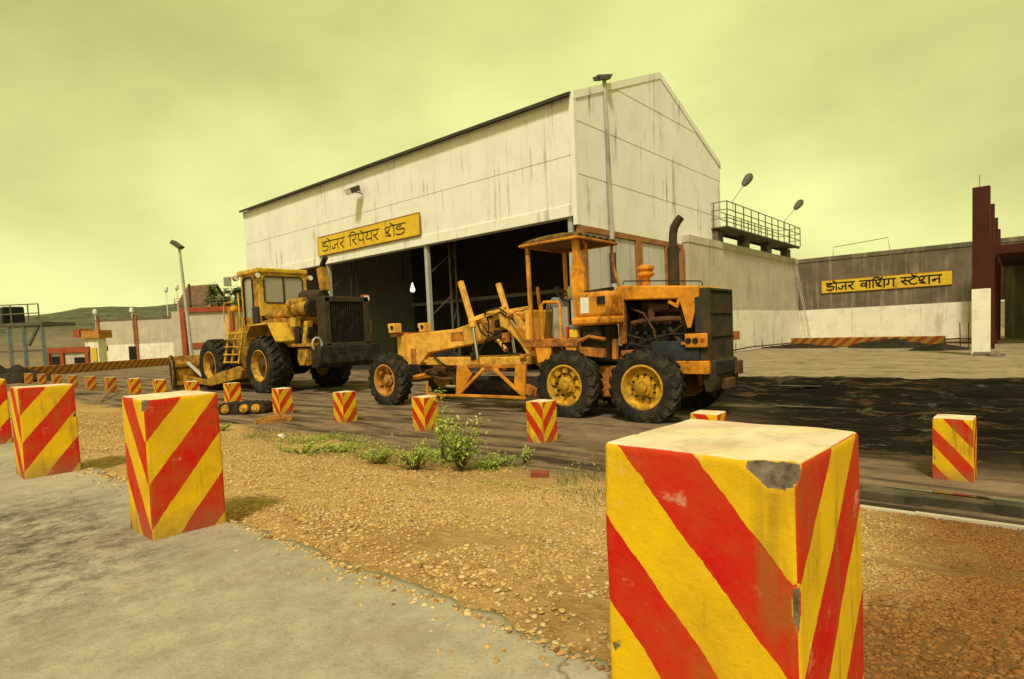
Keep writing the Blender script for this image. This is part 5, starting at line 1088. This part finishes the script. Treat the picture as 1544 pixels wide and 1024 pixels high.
mb = MB(); mb.box(CX0+.1, CX1-.1, -.8, .8, 2.2, 2.3); mb.box(1.2,1.75,-.28,.28,2.6,2.75); mb.prism([(1.2,2.7),(1.35,2.7),(1.28,3.4),(1.14,3.38)], 'y', -.26, .26); part('cab_interior', mb, m_dial, D, .03)
mb = MB(); mb.box(1.0, 2.3, -.85, .85, 1.6, 2.22); part('cab_base', mb, m_lpaint_w, D, .02)
mb = MB(); mb.box(1.05, 1.45, .86, 1.0, 2.25, 2.95); part('battery_cover', mb, m_bluegrey, D, .04)
for x, y, z in ((CX1+.25,.95,4.05),(CX0-.05,.98,4.0),(CX0-.12,-.98,3.98)):
    mb = MB(); mb.cyl((x-.06,y,z),(x+.08,y,z),.10,.10,14); mb.tube([(x,y,z),(x,y*.9,z+.1)], .02, 5); wl = part('work_lamp', mb, m_lpaint_w, D)
    mb = MB(); mb.cyl((x-.075,y,z),(x-.06,y,z),.085,.085,14); part('lens', mb, m_lens, wl)
mb = MB(); mb.tube([(CX1+.15,.9,4.1),(CX1+.5,1.15,4.1),(CX1+.5,1.15,3.85)], .02, 5); mb.box(CX1+.46,CX1+.52,1.02,1.28,3.78,4.1); part('mirror', mb, m_steel, D)
# access ladder and platform between the wheels
mb = MB(); mb.box(1.25, 2.55, .9, 1.45, 2.02, 2.10); part('platform', mb, m_lpaint, D, .01)
for x0, x1 in ((1.30,1.52), (1.78,2.05), (2.35,2.62)):
    mb = MB(); mb.bar((x0-.1,1.42,3.0 if x0 > 2 else 2.6),(x0,1.42,2.05),.045,.045); mb.bar((x0,1.42,2.1),(x1+.1,1.50,1.0),.05,.07); part('ladder_rail', mb, m_lpaint, D)
for i in range(4):
    z = 1.05+i*.27; dx = -(z-1.05)*.30; mb = MB(); mb.box(1.6+dx, 2.72+dx, 1.40, 1.56, z-.02, z+.02); part('ladder_rung', mb, m_lpaint, D)
mb = MB(); mb.tube([(2.5,1.40,2.05),(2.75,1.40,2.6),(2.70,1.38,3.15),(2.35,1.2,3.2)], .03, 6); mb.tube([(2.42,.98,2.1),(2.42,.98,3.5)], .03, 6); mb.ball((2.55,1.1,2.95),.14,8); part('handrail', mb, m_lpaint, D)
# push arms and blade
for sd in (1, -1):
    mb = MB(); mb.prism([(1.9,.70),(2.1,.95),(4.6,.70),(6.3,.55),(6.3,.25),(4.5,.38),(2.0,.48)], 'y', sd*1.60, sd*1.74) if False else mb.prism([(1.4,.66),(1.6,.84),(4.6,.62),(6.35,.52),(6.35,.22),(4.5,.34),(1.5,.46)], 'y', sd*.62, sd*.78); part('push_arm', mb, m_lpaint_w, D, .02)
mb = MB(); mb.prism([(1.0,.80),(1.3,.92),(3.2,.62),(4.0,.40),(6.2,.55),(6.2,.30),(3.6,.18),(1.2,.50)], 'y', 1.56, 1.68); part('outer_push_beam', mb, m_lpaint_w, D, .02)
crv = [(6.25,.02),(6.10,.35),(6.05,.70),(6.12,1.05),(6.28,1.32),(6.36,1.30),(6.20,1.02),(6.14,.70),(6.19,.36),(6.35,.02)]
mb = MB(); mb.prism(crv, 'y', -2.05, 2.05); bl = part('blade', mb, m_lpaint_w, D, .008)
for y in (-1.98, 1.98):
    mb = MB(); mb.prism([(6.45,0),(6.02,.02),(5.98,.7),(6.08,1.12),(6.28,1.36),(6.50,1.30)], 'y', y-.03, y+.03); part('end_plate', mb, m_grease, bl)
mb = MB()
for z in (.25, .95): mb.bar((6.08,-1.95,z),(6.08,1.95,z),.12,.14)
for y in (-1.2,-.4,.4,1.2): mb.bar((6.05,y,.2),(6.08,y,1.1),.08,.1)
part('blade_rib', mb, m_lpaint_w, bl, .01)
mb = MB(); mb.cyl((6.1,1.45,1.02),(4.95,1.38,.48),.07,.07,12); part('tilt_cylinder', mb, m_steel, D)
mb = MB(); mb.cyl((5.9,0,1.1),(4.6,0,1.9),.08,.08,12); part('lift_cylinder', mb, m_lpaint_w, D)

# ------------------------------------------------------------------ plants
def leaf_obj(name, quads, cols, m, parent=None):
    n = len(quads); V = np.array(quads).reshape(-1, 3); me = bpy.data.meshes.new(name); me.vertices.add(4*n); me.vertices.foreach_set('co', V.ravel())
    me.loops.add(4*n); me.loops.foreach_set('vertex_index', np.arange(4*n, dtype=np.int32)); me.polygons.add(n); me.polygons.foreach_set('loop_start', np.arange(n, dtype=np.int32)*4)
    a = me.attributes.new('col', 'FLOAT', 'POINT'); a.data.foreach_set('value', np.repeat(np.array(cols, np.float32), 4)); me.materials.append(m); me.update(calc_edges=True); return obj(name, me, parent)
def leaf(p, d, L, w, droop=.3):
    d = d.normalized(); s_ = d.cross(Vector((0,0,1))); s_ = s_.normalized() if s_.length > .01 else Vector((1,0,0)); m_ = p+d*L*.5; e = p+d*L+Vector((0,0,-droop*L))
    return [tuple(p), tuple(m_+s_*w/2), tuple(e), tuple(m_-s_*w/2)]
def rv(r): return Vector((r.uniform(-1,1), r.uniform(-1,1), r.uniform(-.3,1)))
def weed(px, py, h, spread, ns, seed, label, name='weed_bush', leafL=.062, mat_=m_leaf, per=26):
    r = random.Random(seed); b_ = gnd(px, py); b_ = gnd(px, py, float(gz(b_[0], b_[1]))); t = thing(name, label, 'weed', tuple(b_)); st = MB(); q = []; c = []
    for i in range(ns):
        a = r.uniform(0, 6.28); tip = Vector((math.cos(a)*spread*r.uniform(.2,1), math.sin(a)*spread*r.uniform(.2,1), h*r.uniform(.45,1))); 
        if i == 0: tip = Vector((-.10*h, .05, h))
        mid = tip*.5+Vector((r.uniform(-.05,.05)*h, r.uniform(-.05,.05)*h, .08*h)); pts = [Vector((0,0,-.02)), mid*.5, mid, tip]; st.tube(pts, [.008,.006,.005,.002], 5)
        for j in range(per):
            f = r.uniform(.15, 1)**.8; p = (mid*(f*2)) if f < .5 else mid.lerp(tip, f*2-1); p = p+rv(r)*.05*h**.5
            q.append(leaf(p, rv(r), leafL*r.uniform(.6,1.5), leafL*.55*r.uniform(.7,1.2))); c.append(min(1, max(0, .25+.6*p.z/h+r.uniform(-.35,.35))))
    part('stem', st, m_bark, t); leaf_obj('foliage', q, c, mat_, t); return t
weed(694, 712, .62, .36, 24, 1, 'bright green leafy weed bush growing at the foot of the gravel bank', per=24)
weed(668, 700, .95, .14, 7, 2, 'tall thin green weed shoot beside the leafy bush', 'weed_shoot', per=40)
for i, (px, py, h, sp, n_, lab) in enumerate([(455,690,.16,.60,26,'low spreading green weed patch on the gravel near the rusty plate'),(512,684,.13,.45,18,'low green weed patch left of the clumped weeds'),(572,703,.24,.30,16,'clump of green weeds with dry stalks'),(625,712,.34,.40,22,'bushy low weeds beside the leafy bush'),(748,704,.16,.34,12,'straggling low weeds on the shed side of the leafy bush'),(790,700,.20,.16,6,'thin weed tuft near the loose brick'),(335,650,.14,.22,10,'tiny weed tuft behind the scuffed block')]):
    weed(px, py, h, sp, n_, 10+i, lab, 'low_weed', .038, m_leaf, 30)
# dry grass blades along the toe of the bank
q = []; c = []
for i in range(5200):
    x = random.uniform(2.0, 10.2); y = -13.75+random.gauss(0, .38)+.25*math.sin(x*1.7); f_ = float(fbm(x*1.2, y*1.2, 3))
    if f_ < -.02: continue
    p = Vector((x, y, float(gz(x, y))-.01)); d = Vector((random.uniform(-.6,.6), random.uniform(-.6,.6), 1)); q.append(leaf(p, d, random.uniform(.04,.16), .010, random.uniform(0,.4))); c.append(random.random())
q2 = []; c2 = []
for i in range(9000):
    x = random.uniform(3.6, 9.3); y = -13.75+random.gauss(0, .28)+.12*math.sin(x*2.1)
    if float(fbm(x*1.6+5, y*1.6, 3)) < -.03: continue
    p = Vector((x, y, float(gz(x, y))+random.random()**2*.09)); q2.append(leaf(p, rv(random), random.uniform(.025,.065), .022)); c2.append(random.random()*.9)
gc = leaf_obj('ground_cover', q2, c2, m_leaf); gc['kind'] = 'stuff'; gc['label'] = 'low green leaves creeping along the foot of the gravel bank'; gc['category'] = 'weeds'
g_ = leaf_obj('grass', q, c, m_grass); g_['kind'] = 'stuff'; g_['label'] = 'sparse dry grass along the foot of the gravel bank'; g_['category'] = 'grass'
def tree(px, d, h, r_, seed, label, base=.45):
    r = random.Random(seed); b_ = at(px, d); t = thing('tree', label, 'tree', tuple(b_), 0, 'trees behind the panelled building'); mb = MB(); mb.tube([(0,0,-.1),(.1,0,h*.3),(0,.1,h*.6)], [.28,.2,.12], 8)
    q = []; c = []
    for k_ in range(34):
        a = r.uniform(0, 6.28); el = r.uniform(-.2, 1); rr = r_*r.uniform(.35, 1.); ctr = Vector((math.cos(a)*rr, math.sin(a)*rr, h*base+el*h*(1-base)*.9)); 
        if k_ % 3 == 0: mb.tube([(0,0,h*.4), ctr*.6+Vector((0,0,h*.2)), ctr], [.1,.06,.02], 5)
        for j in range(90):
            p = ctr+Vector((r.gauss(0,.38), r.gauss(0,.38), r.gauss(0,.30)))*r_*.35; q.append(leaf(p, rv(r), r.uniform(.3,.6), .3)); c.append(min(1,max(0,.5+.5*(p.z-ctr.z)+r.uniform(-.3,.3))))
    part('trunk', mb, m_bark, t); leaf_obj('crown', q, c, m_tree, t)
tree(346, 84, 10.0, 2.6, 5, 'dark leafy tree rising behind the panelled building beside the house')
tree(356, 88, 8.6, 2.2, 6, 'small leafy tree partly hidden by the wheel dozer cab')

# ------------------------------------------------------------------ small things on the ground
def on(px, py, z=0): 
    p = gnd(px, py); return gnd(px, py, float(gz(p[0], p[1])))
p = on(814, 719); mb = MB(); mb.box(-.10, .10, -.05, .05, -.01, .065); o = obj('brick', mb.mesh('brick', m_brick), None, tuple(p), .006); o.rotation_euler = (.1, 0, YAW-.15); tag(o, 'loose red brick lying on the gravel below the weeds', 'brick')
p0 = on(340, 624); p1 = on(404, 622)
t = thing('scrap_track_chain', 'heap of black crawler track links with yellow roller ends lying behind the striped blocks', 'track chain', tuple((p0+p1)/2), math.atan2(*(p1-p0)[[1,0]])); L_ = np.linalg.norm(p1-p0)
for i in range(9):
    x = -L_/2+.08+i*(L_-.1)/8.4; mb = MB(); mb.prism([(-.13,0),(.13,0),(.16,.10),(.10,.24),(0,.28+.03*random.random()),(-.12,.22),(-.16,.10)], 'y', -.22+random.uniform(-.04,.04), .2); o = part('track_link', mb, m_grease, t, .02); o.location = (x, 0, 0); o.rotation_euler = (0, random.uniform(-.25,.25), random.uniform(-.3,.3))
for x in (-.35*L_, .08*L_, .36*L_):
    mb = MB(); mb.cyl((x,-.30,.14),(x,-.18,.14),.10,.10,14); mb.cyl((x,-.33,.14),(x,-.29,.14),.055,.055,12); part('roller', mb, m_rim, t, .01)
p0 = on(386, 640); p1 = on(440, 634); L_ = np.linalg.norm(p1-p0)
mb = MB(); arc = [(-.5*L_+L_*i/10, .10+.05*math.sin(math.pi*i/10)) for i in range(11)]; mb.prism(arc+[(x, z-.10-.05*0) for x, z in reversed(arc)], 'y', -.04, .04); mb.box(-.5*L_, .5*L_, -.04, .22, .0, .03)
o = obj('rusty_plate', mb.mesh('rusty_plate', m_rim_o), None, tuple((p0+p1)/2), .006); o.rotation_euler.z = math.atan2(*(p1-p0)[[1,0]]); tag(o, 'curved rusty steel plate lying at the foot of a striped block', 'steel plate')
p = on(423, 660); mb = MB(); mb.prism([(-.10,0),(.02,-.03),(.12,.01),(.06,.08),(-.04,.07)], 'z', 0, .025); mb.T = Matrix.Rotation(.5, 4, 'X'); mb.box(-.05,.08,-.02,.05,.01,.05); o = obj('litter', mb.mesh('litter', m_litter), None, tuple(p), .004); tag(o, 'crumpled white litter on the ground near the low weeds', 'litter')
p0 = gnd(152, 607); p1 = gnd(172, 594); mb = MB(); mb.tube([tuple(p0+ZZ*.03), tuple((p0+p1)/2+ZZ*.16), tuple(p1+ZZ*.30)], .035, 7); tag(obj('wooden_pole', mb.mesh('wooden_pole', m_wood)), 'pale stick leaning on the dark ground beside the far striped blocks', 'stick')
p = on(395, 806, 0);
